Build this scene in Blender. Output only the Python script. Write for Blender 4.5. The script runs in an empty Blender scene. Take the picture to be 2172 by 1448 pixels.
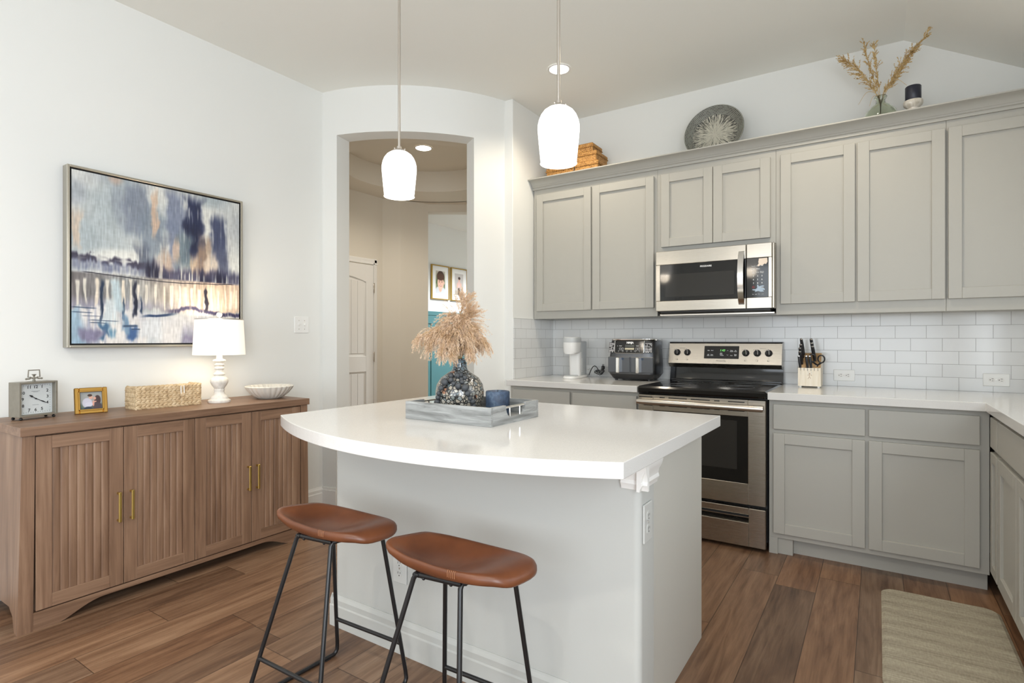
import bpy, bmesh, math, random
import numpy as np
from mathutils import Vector, Matrix

PI = math.pi
S = bpy.context.scene
COL = S.collection
random.seed(7)
rng = np.random.default_rng(7)

# ------------------------------------------------------------------ camera
cam_data = bpy.data.cameras.new('camera')
cam = bpy.data.objects.new('camera', cam_data)
COL.objects.link(cam)
cam_data.sensor_width = 36.0
cam_data.sensor_fit = 'HORIZONTAL'
cam_data.lens = 1180.5 * 36.0 / 2172.0
cam_data.shift_y = -(724.0 - 719.3) / 2172.0
cam_data.clip_start = 0.05
cam.location = (2.2728, -4.1362, 1.2134)
cam.rotation_euler = (PI / 2, 0, 0.5813)
S.camera = cam

# ------------------------------------------------------------------ world, exposure
world = bpy.data.worlds.new('world')
S.world = world
world.use_nodes = True
wn = world.node_tree.nodes
wn['Background'].inputs[0].default_value = (0.80, 0.90, 1.0, 1)
wn['Background'].inputs[1].default_value = 0.8
S.view_settings.view_transform = 'Standard'
S.view_settings.look = 'None'
S.view_settings.gamma = 1.0
S.view_settings.exposure = -0.06
S.view_settings.use_curve_mapping = False
try:
    S.cycles.use_denoising = True
    S.cycles.max_bounces = 10
    S.cycles.diffuse_bounces = 6
    S.cycles.glossy_bounces = 5
    S.cycles.transmission_bounces = 8
    S.cycles.sample_clamp_indirect = 6.0
    S.cycles.caustics_reflective = False
    S.cycles.caustics_refractive = False
except Exception:
    pass


def area_light(name, loc, rot, sx, sy, power, color, spread=PI):
    l = bpy.data.lights.new(name, 'AREA')
    l.shape = 'RECTANGLE'
    l.size, l.size_y = sx, sy
    l.energy = power
    l.color = color
    l.spread = spread
    o = bpy.data.objects.new(name, l)
    o.location = loc
    o.rotation_euler = rot
    COL.objects.link(o)
    return o


def spot_light(name, loc, power, color, angle=2.4, blend=0.6, radius=0.06):
    l = bpy.data.lights.new(name, 'SPOT')
    l.energy = power
    l.color = color
    l.spot_size = angle
    l.spot_blend = blend
    l.shadow_soft_size = radius
    o = bpy.data.objects.new(name, l)
    o.location = loc
    COL.objects.link(o)
    return o


def point_light(name, loc, power, color, radius=0.05):
    l = bpy.data.lights.new(name, 'POINT')
    l.energy = power
    l.color = color
    l.shadow_soft_size = radius
    o = bpy.data.objects.new(name, l)
    o.location = loc
    COL.objects.link(o)
    return o


DAY = (0.86, 0.93, 1.0)
WARM = (1.0, 0.86, 0.68)
# daylight entering through the living-room window behind the camera, an added side window and the sink window
area_light('daylight_front', (1.77, -7.98, 1.55), (PI / 2, 0, 0), 2.8, 2.1, 88.0, DAY)
area_light('added_side_light', (3.44, -5.2, 1.45), (0, PI / 2, 0), 1.8, 1.9, 118.0, DAY)  # added source, evens the light on left wall and upper cabinets
area_light('daylight_sink', (3.44, -2.2, 1.65), (0, PI / 2, 0), 1.0, 1.4, 10.0, DAY)

# ------------------------------------------------------------------ materials


def lin(r, g, b):
    f = lambda c: c / 12.92 if c <= 0.04045 else ((c + 0.055) / 1.055) ** 2.4
    return (f(r / 255), f(g / 255), f(b / 255), 1.0)


class NT:
    """tiny node-tree helper"""
    def __init__(self, name):
        self.m = bpy.data.materials.new(name)
        self.m.use_nodes = True
        self.t = self.m.node_tree
        self.b = self.t.nodes['Principled BSDF']
        self._co = None

    def n(self, typ, **kw):
        nd = self.t.nodes.new(typ)
        for k, v in kw.items():
            setattr(nd, k, v)
        return nd

    def l(self, a, b):
        self.t.links.new(a, b)

    def set(self, **kw):
        for k, v in kw.items():
            self.b.inputs[k.replace('_', ' ')].default_value = v
        return self

    def co(self, which='Object'):
        if self._co is None:
            self._co = self.n('ShaderNodeTexCoord')
        return self._co.outputs[which]

    def mapping(self, src, scale=(1, 1, 1), loc=(0, 0, 0), rot=(0, 0, 0)):
        m = self.n('ShaderNodeMapping')
        m.inputs['Scale'].default_value = scale
        m.inputs['Location'].default_value = loc
        m.inputs['Rotation'].default_value = rot
        self.l(src, m.inputs['Vector'])
        return m.outputs[0]

    def noise(self, vec, scale, detail=3, rough=0.55, dist=0.0):
        nd = self.n('ShaderNodeTexNoise')
        nd.inputs['Scale'].default_value = scale
        nd.inputs['Detail'].default_value = detail
        nd.inputs['Roughness'].default_value = rough
        nd.inputs['Distortion'].default_value = dist
        if vec is not None:
            self.l(vec, nd.inputs['Vector'])
        return nd.outputs['Fac']

    def math(self, op, a, b=None, c=None, clamp=False):
        nd = self.n('ShaderNodeMath', operation=op, use_clamp=clamp)
        for i, v in enumerate((a, b, c)):
            if v is None:
                continue
            if isinstance(v, (int, float)):
                nd.inputs[i].default_value = v
            else:
                self.l(v, nd.inputs[i])
        return nd.outputs[0]

    def ramp(self, fac, stops):
        nd = self.n('ShaderNodeValToRGB')
        e = nd.color_ramp.elements
        while len(e) < len(stops):
            e.new(0.5)
        for el, (p, c) in zip(e, stops):
            el.position = p
            el.color = c if len(c) == 4 else (*c, 1)
        self.l(fac, nd.inputs[0])
        return nd.outputs[0]

    def mix(self, fac, a, b, blend='MIX'):
        nd = self.n('ShaderNodeMix', data_type='RGBA', blend_type=blend)
        for i, v in ((0, fac), (6, a), (7, b)):
            if isinstance(v, (int, float)):
                nd.inputs[i].default_value = v
            elif isinstance(v, tuple):
                nd.inputs[i].default_value = v
            else:
                self.l(v, nd.inputs[i])
        return nd.outputs[2]

    def color(self, out):
        self.l(out, self.b.inputs['Base Color'])

    def bump(self, h, strength=0.2, dist=0.002):
        nd = self.n('ShaderNodeBump')
        nd.inputs['Strength'].default_value = strength
        nd.inputs['Distance'].default_value = dist
        self.l(h, nd.inputs['Height'])
        self.l(nd.outputs[0], self.b.inputs['Normal'])

    def sep(self, vec):
        nd = self.n('ShaderNodeSeparateXYZ')
        self.l(vec, nd.inputs[0])
        return nd.outputs

    def comb(self, x=0.0, y=0.0, z=0.0):
        nd = self.n('ShaderNodeCombineXYZ')
        for i, v in enumerate((x, y, z)):
            if isinstance(v, (int, float)):
                nd.inputs[i].default_value = v
            else:
                self.l(v, nd.inputs[i])
        return nd.outputs[0]


def paint(name, col, rough=0.5, nscale=180.0, bump=0.05, spec=0.5, var=0.0):
    t = NT(name)
    t.set(Roughness=rough)
    t.b.inputs['Specular IOR Level'].default_value = spec
    nz = t.noise(t.co(), nscale, 2)
    if var:
        d = tuple(c * (1 - var) for c in col[:3]) + (1,)
        t.color(t.mix(nz, d, col))
    else:
        t.set(Base_Color=col)
    if bump:
        t.bump(nz, bump, 0.001)
    return t.m


def metal(name, col, rough=0.25, brush=None):
    t = NT(name)
    t.set(Base_Color=col, Metallic=1.0, Roughness=rough)
    if brush:
        nz = t.noise(t.mapping(t.co(), brush), 1.0, 3)
        t.l(t.ramp(nz, [(0.25, (rough * 0.85,) * 3), (0.75, (rough * 1.15,) * 3)]), t.b.inputs['Roughness'])
        t.bump(nz, 0.012, 0.0003)
    return t.m


def emis(name, col, strength, base=(0.9, 0.9, 0.9, 1)):
    t = NT(name)
    t.set(Base_Color=base, Emission_Color=col, Emission_Strength=strength, Roughness=0.3)
    return t.m


def wood(name, grain, stops, fine=1.0, rough=0.45):
    """grain = axis index along which the fibres run"""
    t = NT(name)
    sc = [26.0 * fine] * 3
    sc[grain] = 1.5 * fine
    v = t.mapping(t.co(), tuple(sc))
    n1 = t.noise(v, 1.0, 6, 0.62, 0.7)
    sc2 = [130.0 * fine] * 3
    sc2[grain] = 3.0 * fine
    n2 = t.noise(t.mapping(t.co(), tuple(sc2)), 1.0, 3, 0.6)
    sc3 = [5.0] * 3
    sc3[grain] = 1.0
    n3 = t.noise(t.mapping(t.co(), tuple(sc3)), 1.0, 2, 0.5, 1.2)
    f = t.math('ADD', t.math('MULTIPLY', n1, 0.6), t.math('MULTIPLY', n2, 0.22))
    f = t.math('ADD', f, t.math('MULTIPLY', n3, 0.25))
    t.color(t.ramp(f, stops))
    t.set(Roughness=rough)
    t.bump(n2, 0.12, 0.0008)
    return t.m


M = {}
M['wall'] = paint('wall_paint', (0.79, 0.795, 0.77, 1), 0.75, 140, 0.10)
M['ceil'] = paint('ceiling_paint', (0.87, 0.87, 0.825, 1), 0.85, 90, 0.14)
M['hall'] = paint('hall_paint', (0.74, 0.69, 0.60, 1), 0.75, 140, 0.08)
M['trim'] = paint('white_trim', (0.82, 0.81, 0.78, 1), 0.4, 60, 0.0)
M['cab'] = paint('greige_cabinet_paint', (0.415, 0.405, 0.368, 1), 0.42, 220, 0.03)
M['cabin'] = paint('cabinet_inside', lin(120, 115, 105), 0.6, 100, 0.0)
M['island'] = paint('wall_paint_shaded', (0.50, 0.505, 0.48, 1), 0.6, 150, 0.10)  # wall white darkened in its colour to stand in for shade on the island
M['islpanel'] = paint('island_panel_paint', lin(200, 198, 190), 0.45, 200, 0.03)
M['plate'] = paint('white_plastic_shaded', (0.58, 0.585, 0.56, 1), 0.35, 50, 0.0)  # white plastic darkened to match, the island's shade put into the colour
M['white'] = paint('white_plastic', (0.85, 0.85, 0.83, 1), 0.35, 50, 0.0)
M['steel'] = metal('brushed_steel', (0.50, 0.465, 0.41, 1), 0.26, (8.0, 300.0, 2600.0))
M['nickel'] = metal('brushed_nickel', (0.62, 0.58, 0.53, 1), 0.3)
M['chrome'] = metal('polished_metal', (0.85, 0.84, 0.82, 1), 0.12)
M['brass'] = metal('satin_brass', (0.62, 0.45, 0.14, 1), 0.3)
M['gold'] = metal('antique_gold', (0.42, 0.24, 0.06, 1), 0.34)
M['goldframe'] = metal('gold_frame_metal', (0.55, 0.36, 0.10, 1), 0.35)
M['pewter'] = paint('aged_pewter', (0.23, 0.21, 0.165, 1), 0.42, 40, 0.2, 0.8, 0.35)
M['blackmetal'] = NT('black_powder_coat').set(Base_Color=(0.008, 0.008, 0.009, 1), Roughness=0.32).m
M['blackgloss'] = NT('black_gloss').set(Base_Color=(0.006, 0.006, 0.006, 1), Roughness=0.07).m
M['blackplastic'] = NT('black_plastic').set(Base_Color=(0.012, 0.012, 0.013, 1), Roughness=0.4).m
M['window'] = NT('dark_oven_glass').set(Base_Color=(0.022, 0.021, 0.019, 1), Roughness=0.06).m
M['text'] = NT('white_print').set(Base_Color=(0.8, 0.8, 0.8, 1), Roughness=0.5, Emission_Color=(1, 1, 1, 1), Emission_Strength=0.0).m
M['greyprint'] = NT('grey_print').set(Base_Color=(0.12, 0.11, 0.1, 1), Roughness=0.5).m
M['dark'] = NT('dark_void').set(Base_Color=(0.01, 0.01, 0.01, 1), Roughness=0.8).m
M['green'] = emis('green_led', (0.25, 1.0, 0.2, 1), 1.2, (0.02, 0.05, 0.02, 1))
M['pendant'] = emis('lit_opal_glass', (1.0, 0.965, 0.91, 1), 2.6)
M['lens'] = emis('lit_downlight_lens', (1.0, 0.95, 0.86, 1), 14.0)
M['walnut'] = None


def quartz():
    t = NT('white_quartz')
    nz = t.noise(t.co(), 420, 2)
    t.color(t.ramp(nz, [(0.3, (0.64, 0.63, 0.61)), (0.62, (0.72, 0.71, 0.69))]))
    t.set(Roughness=0.10)
    return t.m


M['quartz'] = quartz()


def floor_mat():
    t = NT('vinyl_plank_floor')
    W, L = 0.1775, 1.22
    x, y, z = t.sep(t.co())
    u = t.math('DIVIDE', t.math('SUBTRACT', x, 1.847), W)
    row = t.math('FLOOR', u)
    wn1 = t.n('ShaderNodeTexWhiteNoise', noise_dimensions='1D')
    t.l(row, wn1.inputs['W'])
    v = t.math('ADD', t.math('DIVIDE', y, L), t.math('MULTIPLY', wn1.outputs['Value'], 5.0))
    idx = t.math('FLOOR', v)
    wn2 = t.n('ShaderNodeTexWhiteNoise', noise_dimensions='2D')
    t.l(t.comb(row, idx, 0.0), wn2.inputs['Vector'])
    r1 = wn2.outputs['Value']
    # grain
    gx = t.math('ADD', t.math('MULTIPLY', x, 30.0), t.math('MULTIPLY', r1, 60.0))
    gy = t.math('MULTIPLY', y, 2.0)
    g1 = t.noise(t.comb(gx, gy, t.math('MULTIPLY', r1, 17.0)), 1.0, 6, 0.65, 1.0)
    hx = t.math('ADD', t.math('MULTIPLY', x, 9.0), t.math('MULTIPLY', r1, 31.0))
    hy = t.math('MULTIPLY', y, 1.3)
    g2 = t.noise(t.comb(hx, hy, t.math('MULTIPLY', r1, 9.0)), 1.0, 3, 0.5, 2.2)
    fx = t.math('MULTIPLY', x, 170.0)
    g3 = t.noise(t.comb(fx, t.math('MULTIPLY', y, 5.0), 0.0), 1.0, 2, 0.5)
    f = t.math('ADD', t.math('MULTIPLY', g1, 0.62), t.math('MULTIPLY', g2, 0.40))
    f = t.math('ADD', f, t.math('MULTIPLY', g3, 0.12))
    f = t.math('ADD', f, t.math('MULTIPLY', t.math('SUBTRACT', r1, 0.5), 0.16))
    col = t.ramp(f, [(0.30, lin(64, 44, 33)), (0.48, lin(102, 75, 56)), (0.62, lin(126, 98, 76)), (0.80, lin(150, 122, 98))])
    wn3 = t.n('ShaderNodeTexWhiteNoise', noise_dimensions='2D')
    t.l(t.comb(idx, row, 0.0), wn3.inputs['Vector'])
    tint = t.ramp(wn3.outputs['Value'], [(0.0, (1.0, 0.86, 0.74)), (0.35, (1.0, 0.95, 0.9)), (0.65, (0.92, 0.93, 0.94)), (1.0, (0.80, 0.84, 0.88))])
    col = t.mix(1.0, col, tint, 'MULTIPLY')
    fu = t.math('FRACT', u)
    fv = t.math('FRACT', v)
    su = t.math('MINIMUM', fu, t.math('SUBTRACT', 1.0, fu))
    sv = t.math('MINIMUM', fv, t.math('SUBTRACT', 1.0, fv))
    mu = t.math('LESS_THAN', su, 0.009)
    mv = t.math('LESS_THAN', sv, 0.0014)
    seam = t.math('MAXIMUM', mu, mv)
    col = t.mix(t.math('MULTIPLY', seam, 0.72), col, lin(38, 22, 14))
    t.color(col)
    t.set(Roughness=0.38)
    t.bump(t.math('SUBTRACT', t.math('MULTIPLY', g3, 0.25), seam), 0.25, 0.0015)
    return t.m


M['floor'] = floor_mat()


def tile_mat(name, axis):
    t = NT(name)
    x, y, z = t.sep(t.co())
    a = x if axis == 0 else t.math('ADD', y, 0.06)
    v = t.comb(a, t.math('SUBTRACT', z, 0.9144), 0.0)
    b = t.n('ShaderNodeTexBrick')
    b.offset = 0.5
    b.offset_frequency = 2
    b.inputs['Scale'].default_value = 1.0
    b.inputs['Brick Width'].default_value = 0.1524
    b.inputs['Row Height'].default_value = 0.0762
    b.inputs['Mortar Size'].default_value = 0.0011
    b.inputs['Mortar Smooth'].default_value = 0.1
    b.inputs['Bias'].default_value = 0.0
    b.inputs['Color1'].default_value = (0.68, 0.685, 0.68, 1)
    b.inputs['Color2'].default_value = (0.71, 0.715, 0.71, 1)
    b.inputs['Mortar'].default_value = (0.33, 0.33, 0.32, 1)
    t.l(v, b.inputs['Vector'])
    t.color(b.outputs['Color'])
    t.l(t.ramp(b.outputs['Fac'], [(0, (0.13,) * 3), (1, (0.7,) * 3)]), t.b.inputs['Roughness'])
    t.bump(b.outputs['Fac'], -0.35, 0.001)
    return t.m


M['tile'] = tile_mat('subway_tile', 0)
M['tile_end'] = tile_mat('subway_tile_end', 1)

WST = [(0.28, lin(70, 49, 36)), (0.44, lin(112, 85, 66)), (0.57, lin(134, 105, 84)), (0.78, lin(162, 134, 110))]
M['wood_v'] = wood('walnut_laminate_upright', 2, WST)
M['wood_h'] = wood('walnut_laminate_along', 1, WST)
M['wood_x'] = wood('walnut_laminate_across', 0, WST)


def leather():
    t = NT('cognac_leather')
    n1 = t.noise(t.co(), 5, 4, 0.6, 0.3)
    n2 = t.noise(t.co(), 240, 2)
    t.color(t.ramp(n1, [(0.25, lin(82, 45, 27)), (0.55, lin(108, 63, 38)), (0.85, lin(134, 84, 54))]))
    t.set(Roughness=0.36)
    t.bump(n2, 0.12, 0.0006)
    return t.m


M['leather'] = leather()


def mat_rug():
    t = NT('woven_mat_vinyl')
    x, y, z = t.sep(t.co())
    n1 = t.noise(t.comb(t.math('MULTIPLY', x, 7.0), t.math('MULTIPLY', y, 120.0), 0.0), 1.0, 4, 0.6)
    n2 = t.noise(t.comb(t.math('MULTIPLY', x, 160.0), t.math('MULTIPLY', y, 40.0), 0.0), 1.0, 2)
    wv = t.math('SINE', t.math('MULTIPLY', y, 62.0))
    f = t.math('ADD', t.math('MULTIPLY', n1, 0.65), t.math('MULTIPLY', n2, 0.3))
    f = t.math('ADD', f, t.math('MULTIPLY', wv, 0.045))
    t.color(t.ramp(f, [(0.30, lin(132, 124, 108)), (0.5, lin(162, 154, 136)), (0.72, lin(190, 183, 164))]))
    t.set(Roughness=0.7)
    t.bump(n2, 0.3, 0.001)
    return t.m


M['rug'] = mat_rug()

# ------------------------------------------------------------------ mesh helpers


class MB:
    """collects geometry and links it as ONE mesh object"""
    def __init__(self):
        self.v, self.f, self.mi, self.sm = [], [], [], []
        self.cur = 0
        self.X = None

    def add(self, vs, fs, smooth=False):
        o = len(self.v)
        if self.X is not None:
            vs = [tuple(self.X @ Vector(p)) for p in vs]
        self.v += [tuple(p) for p in vs]
        for f in fs:
            self.f.append(tuple(i + o for i in f))
            self.mi.append(self.cur)
            self.sm.append(smooth)

    def box(self, x0, x1, y0, y1, z0, z1, b=0.0):
        if x0 > x1: x0, x1 = x1, x0
        if y0 > y1: y0, y1 = y1, y0
        if z0 > z1: z0, z1 = z1, z0
        lo, hi = (x0, y0, z0), (x1, y1, z1)
        if b <= 0:
            vs = [(x, y, z) for x in (x0, x1) for y in (y0, y1) for z in (z0, z1)]
            self.add(vs, [(0, 1, 3, 2), (4, 6, 7, 5), (0, 4, 5, 1), (2, 3, 7, 6), (0, 2, 6, 4), (1, 5, 7, 3)])
            return
        b = min(b, (x1 - x0) * .49, (y1 - y0) * .49, (z1 - z0) * .49)
        vs, idx = [], {}
        for cx in (0, 1):
            for cy in (0, 1):
                for cz in (0, 1):
                    c = (cx, cy, cz)
                    for ax in range(3):   # vertex lying on the face of axis ax
                        p = []
                        for k in range(3):
                            base = hi[k] if c[k] else lo[k]
                            if k != ax:
                                base += -b if c[k] else b
                            p.append(base)
                        idx[(c, ax)] = len(vs)
                        vs.append(tuple(p))
        fs = []
        for ax in range(3):
            k1, k2 = [k for k in range(3) if k != ax]
            for s in (0, 1):
                q = []
                for a, d in ((0, 0), (1, 0), (1, 1), (0, 1)):
                    c = [0, 0, 0]
                    c[ax] = s; c[k1] = a; c[k2] = d
                    q.append(idx[(tuple(c), ax)])
                if (s == 0) == (ax != 1):
                    q.reverse()
                fs.append(tuple(q))
            # edges along axis ax
            for a in (0, 1):
                for d in (0, 1):
                    c0, c1 = [0, 0, 0], [0, 0, 0]
                    c0[ax], c1[ax] = 0, 1
                    c0[k1] = c1[k1] = a
                    c0[k2] = c1[k2] = d
                    c0, c1 = tuple(c0), tuple(c1)
                    fs.append((idx[(c0, k1)], idx[(c1, k1)], idx[(c1, k2)], idx[(c0, k2)]))
        for c in [(i, j, k) for i in (0, 1) for j in (0, 1) for k in (0, 1)]:
            fs.append((idx[(c, 0)], idx[(c, 1)], idx[(c, 2)]))
        self.add(vs, fs)

    def prism(self, poly, axis, a0, a1, smooth=False):
        """polygon in the two other axes (in order), extruded along axis"""
        n = len(poly)
        def P(p, a):
            if axis == 0: return (a, p[0], p[1])
            if axis == 1: return (p[0], a, p[1])
            return (p[0], p[1], a)
        vs = [P(p, a0) for p in poly] + [P(p, a1) for p in poly]
        self.add(vs, [(i, (i + 1) % n, n + (i + 1) % n, n + i) for i in range(n)], smooth)
        o = len(self.v) - 2 * n
        for r in (range(n - 1, -1, -1), range(n, 2 * n)):
            self.f.append(tuple(o + i for i in r)); self.mi.append(self.cur); self.sm.append(False)

    def lathe(self, prof, c=(0, 0, 0), n=32, fn=None, smooth=True, axis=2):
        """profile [(r,z)] turned about the z axis; fn(angle, r, z) -> r"""
        vs, fs = [], []
        m = len(prof)
        for i in range(n):
            a = 2 * PI * i / n
            for r, z in prof:
                rr = fn(a, r, z) if fn else r
                p = (rr * math.cos(a), rr * math.sin(a), z)
                if axis == 1: p = (p[0], p[2], p[1])
                if axis == 0: p = (p[2], p[0], p[1])
                vs.append((p[0] + c[0], p[1] + c[1], p[2] + c[2]))
        for i in range(n):
            j = (i + 1) % n
            for k in range(m - 1):
                fs.append((i * m + k, j * m + k, j * m + k + 1, i * m + k + 1))
        self.add(vs, fs, smooth)

    def disc(self, c, r, axis=2, n=32):
        vs = []
        for i in range(n):
            a = 2 * PI * i / n
            p = [0, 0, 0]
            k1, k2 = [k for k in range(3) if k != axis]
            p[k1] = r * math.cos(a); p[k2] = r * math.sin(a)
            vs.append((p[0] + c[0], p[1] + c[1], p[2] + c[2]))
        self.add(vs, [tuple(range(n))])

    def tube(self, pts, r, n=10, closed=False, caps=True, up=None):
        pts = [Vector(p) for p in pts]
        m = len(pts)
        rs = r if isinstance(r, (list, tuple)) else [r] * m
        vs, fs = [], []
        prev = None
        for i, p in enumerate(pts):
            if closed:
                t = (pts[(i + 1) % m] - pts[i - 1])
            else:
                t = pts[min(i + 1, m - 1)] - pts[max(i - 1, 0)]
            if t.length < 1e-9: t = Vector((0, 0, 1))
            t.normalize()
            if prev is None:
                ref = Vector(up) if up else (Vector((0, 0, 1)) if abs(t.z) < 0.9 else Vector((1, 0, 0)))
                s = t.cross(ref).normalized()
            else:
                s = (prev - t * prev.dot(t)).normalized()
            prev = s
            w = t.cross(s)
            for k in range(n):
                a = 2 * PI * k / n
                vs.append(p + (s * math.cos(a) + w * math.sin(a)) * rs[i])
        for i in range(m if closed else m - 1):
            j = (i + 1) % m
            for k in range(n):
                l = (k + 1) % n
                fs.append((i * n + k, i * n + l, j * n + l, j * n + k))
        if caps and not closed:
            fs.append(tuple(range(n - 1, -1, -1)))
            fs.append(tuple((m - 1) * n + k for k in range(n)))
        self.add([tuple(v) for v in vs], fs, True)

    def sphere(self, c, r, n=16, m=10):
        rx, ry, rz = r if isinstance(r, (tuple, list)) else (r, r, r)
        vs = [(c[0], c[1], c[2] - rz)]
        for j in range(1, m):
            ph = -PI / 2 + PI * j / m
            for i in range(n):
                a = 2 * PI * i / n
                vs.append((c[0] + rx * math.cos(ph) * math.cos(a), c[1] + ry * math.cos(ph) * math.sin(a), c[2] + rz * math.sin(ph)))
        vs.append((c[0], c[1], c[2] + rz))
        fs = [(0, 1 + (i + 1) % n, 1 + i) for i in range(n)]
        for j in range(m - 2):
            o = 1 + j * n
            for i in range(n):
                k = (i + 1) % n
                fs.append((o + i, o + k, o + n + k, o + n + i))
        o = 1 + (m - 2) * n
        fs += [(o + i, o + (i + 1) % n, len(vs) - 1) for i in range(n)]
        self.add(vs, fs, True)

    def grid(self, fn, nu, nv, smooth=True, flip=False):
        vs = [fn(i / nu, j / nv) for j in range(nv + 1) for i in range(nu + 1)]
        fs = []
        for j in range(nv):
            for i in range(nu):
                a = j * (nu + 1) + i
                q = (a, a + 1, a + nu + 2, a + nu + 1)
                fs.append(q[::-1] if flip else q)
        self.add(vs, fs, smooth)

    def mesh(self, name, mats, angle=40):
        me = bpy.data.meshes.new(name)
        me.from_pydata(self.v, [], self.f)
        if not isinstance(mats, (list, tuple)):
            mats = [mats]
        for m in mats:
            me.materials.append(m)
        me.polygons.foreach_set('material_index', self.mi)
        me.polygons.foreach_set('use_smooth', self.sm)
        me.update()
        bm = bmesh.new()
        bm.from_mesh(me)
        bmesh.ops.recalc_face_normals(bm, faces=bm.faces)
        bm.to_mesh(me)
        bm.free()
        if any(self.sm):
            me.set_sharp_from_angle(angle=math.radians(angle))
        return me


def world_of(o):
    m = o.matrix_basis.copy()
    while o.parent:
        o = o.parent
        m = o.matrix_basis @ m
    return m


def put(name, mb, mat, parent=None, local=False, angle=40):
    """link a mesh; geometry is given in world coordinates unless local"""
    me = mb.mesh(name, mat, angle) if isinstance(mb, MB) else mb
    o = bpy.data.objects.new(name, me)
    COL.objects.link(o)
    if parent is not None:
        o.parent = parent
        if not local:
            me.transform(world_of(parent).inverted())
    return o


def tag(o, label, cat, group=None, kind=None):
    if label: o['label'] = label
    if cat: o['category'] = cat
    if group: o['group'] = group
    if kind: o['kind'] = kind
    return o


def thing(name, label, cat, loc=(0, 0, 0), rotz=0.0, group=None):
    o = bpy.data.objects.new(name, None)
    o.empty_display_size = 0.05
    COL.objects.link(o)
    o.location = loc
    o.rotation_euler = (0, 0, rotz)
    return tag(o, label, cat, group)


def single(name, label, cat, mb, mat, loc=(0, 0, 0), rotz=0.0, group=None, local=False, angle=40):
    """a thing that is one mesh, its origin at its base"""
    me = mb.mesh(name, mat, angle)
    o = bpy.data.objects.new(name, me)
    COL.objects.link(o)
    o.location = loc
    o.rotation_euler = (0, 0, rotz)
    if not local:
        me.transform((Matrix.Translation(loc) @ Matrix.Rotation(rotz, 4, 'Z')).inverted())
    return tag(o, label, cat, group)


def struct(name, mb, mat, parent=None, angle=40):
    o = put(name, mb, mat, parent, angle=angle)
    o['kind'] = 'structure'
    return o


def text_mesh(body, size, extrude=0.0004, align='CENTER', bold=0.0):
    cu = bpy.data.curves.new('lettering', 'FONT')
    cu.body = body
    cu.size = size
    cu.extrude = extrude
    cu.offset = bold
    cu.resolution_u = 2
    cu.align_x = align
    cu.align_y = 'CENTER'
    o = bpy.data.objects.new('lettering', cu)
    COL.objects.link(o)
    dg = bpy.context.evaluated_depsgraph_get()
    dg.update()
    me = bpy.data.meshes.new_from_object(o.evaluated_get(dg))
    bpy.data.objects.remove(o)
    bpy.data.curves.remove(cu)
    return me


def add_text(mb, body, size, X, align='CENTER', bold=0.0):
    """write text into a MB; X maps text space (x right, y up, z out) to world"""
    me = text_mesh(body, size, 0.0003, align, bold)
    mb.add([tuple(X @ v.co) for v in me.vertices], [tuple(p.vertices) for p in me.polygons])
    bpy.data.meshes.remove(me)


def face_mat(origin, normal_rot):
    return Matrix.Translation(origin) @ normal_rot


FRONT = Matrix(((1, 0, 0, 0), (0, 0, -1, 0), (0, 1, 0, 0), (0, 0, 0, 1)))      # text faces -Y
EAST = Matrix(((0, 0, 1, 0), (1, 0, 0, 0), (0, 1, 0, 0), (0, 0, 0, 1)))         # text faces +X


def shaker(mb, x0, x1, z0, z1, yf, th=0.02, rail=0.058, rec=0.012):
    """shaker door facing -Y: front plane at yf, thickness th behind it"""
    yb = yf + th
    mb.box(x0, x0 + rail, yf, yb, z0, z1, 0.0015)
    mb.box(x1 - rail, x1, yf, yb, z0, z1, 0.0015)
    mb.box(x0 + rail, x1 - rail, yf, yb, z0, z0 + rail, 0.0015)
    mb.box(x0 + rail, x1 - rail, yf, yb, z1 - rail, z1, 0.0015)
    mb.box(x0 + rail - .002, x1 - rail + .002, yf + rec, yb, z0 + rail - .002, z1 - rail + .002)


def shaker_w(mb, y0, y1, z0, z1, xf, th=0.02, rail=0.058, rec=0.012):
    """shaker door facing -X"""
    xb = xf + th
    mb.box(xf, xb, y0, y0 + rail, z0, z1, 0.0015)
    mb.box(xf, xb, y1 - rail, y1, z0, z1, 0.0015)
    mb.box(xf, xb, y0 + rail, y1 - rail, z0, z0 + rail, 0.0015)
    mb.box(xf, xb, y0 + rail, y1 - rail, z1 - rail, z1, 0.0015)
    mb.box(xf + rec, xb, y0 + rail - .002, y1 - rail + .002, z0 + rail - .002, z1 - rail + .002)

# ================================================================== the room
ZC = 3.03
DC, DR, DI = (-1.331, -0.183), 1.3036, 1.155      # the round entry hall: centre, outer and inner radius
XL = -1.148                                        # left wall face


def arc(r, a0, a1, n):
    return [(DC[0] + r * math.cos(math.radians(a0 + (a1 - a0) * i / n)), DC[1] + r * math.sin(math.radians(a0 + (a1 - a0) * i / n))) for i in range(n + 1)]


mb = MB(); mb.box(-6, 5, -8.3, 5, -0.1, 0.0)
struct('floor', mb, M['floor'])

mb = MB()
poly = [(-1.30, -8.1), (2.405, -8.1), (2.405, 0.12), (-0.12, 0.12), (-0.12, -0.56)] + arc(DR - 0.04, -17.2, -83.0, 28) + [(-1.30, -1.50)]
mb.prism(poly, 2, ZC, ZC + 0.1)
struct('ceiling', mb, M['ceil'])
mb = MB()
mb.prism([(2.405, ZC), (3.6, ZC - 0.578 * 1.195), (3.6, ZC + 0.1 - 0.578 * 1.195), (2.405, ZC + 0.1)], 1, -8.1, 0.12)
struct('ceiling_slope', mb, M['ceil'])

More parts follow.
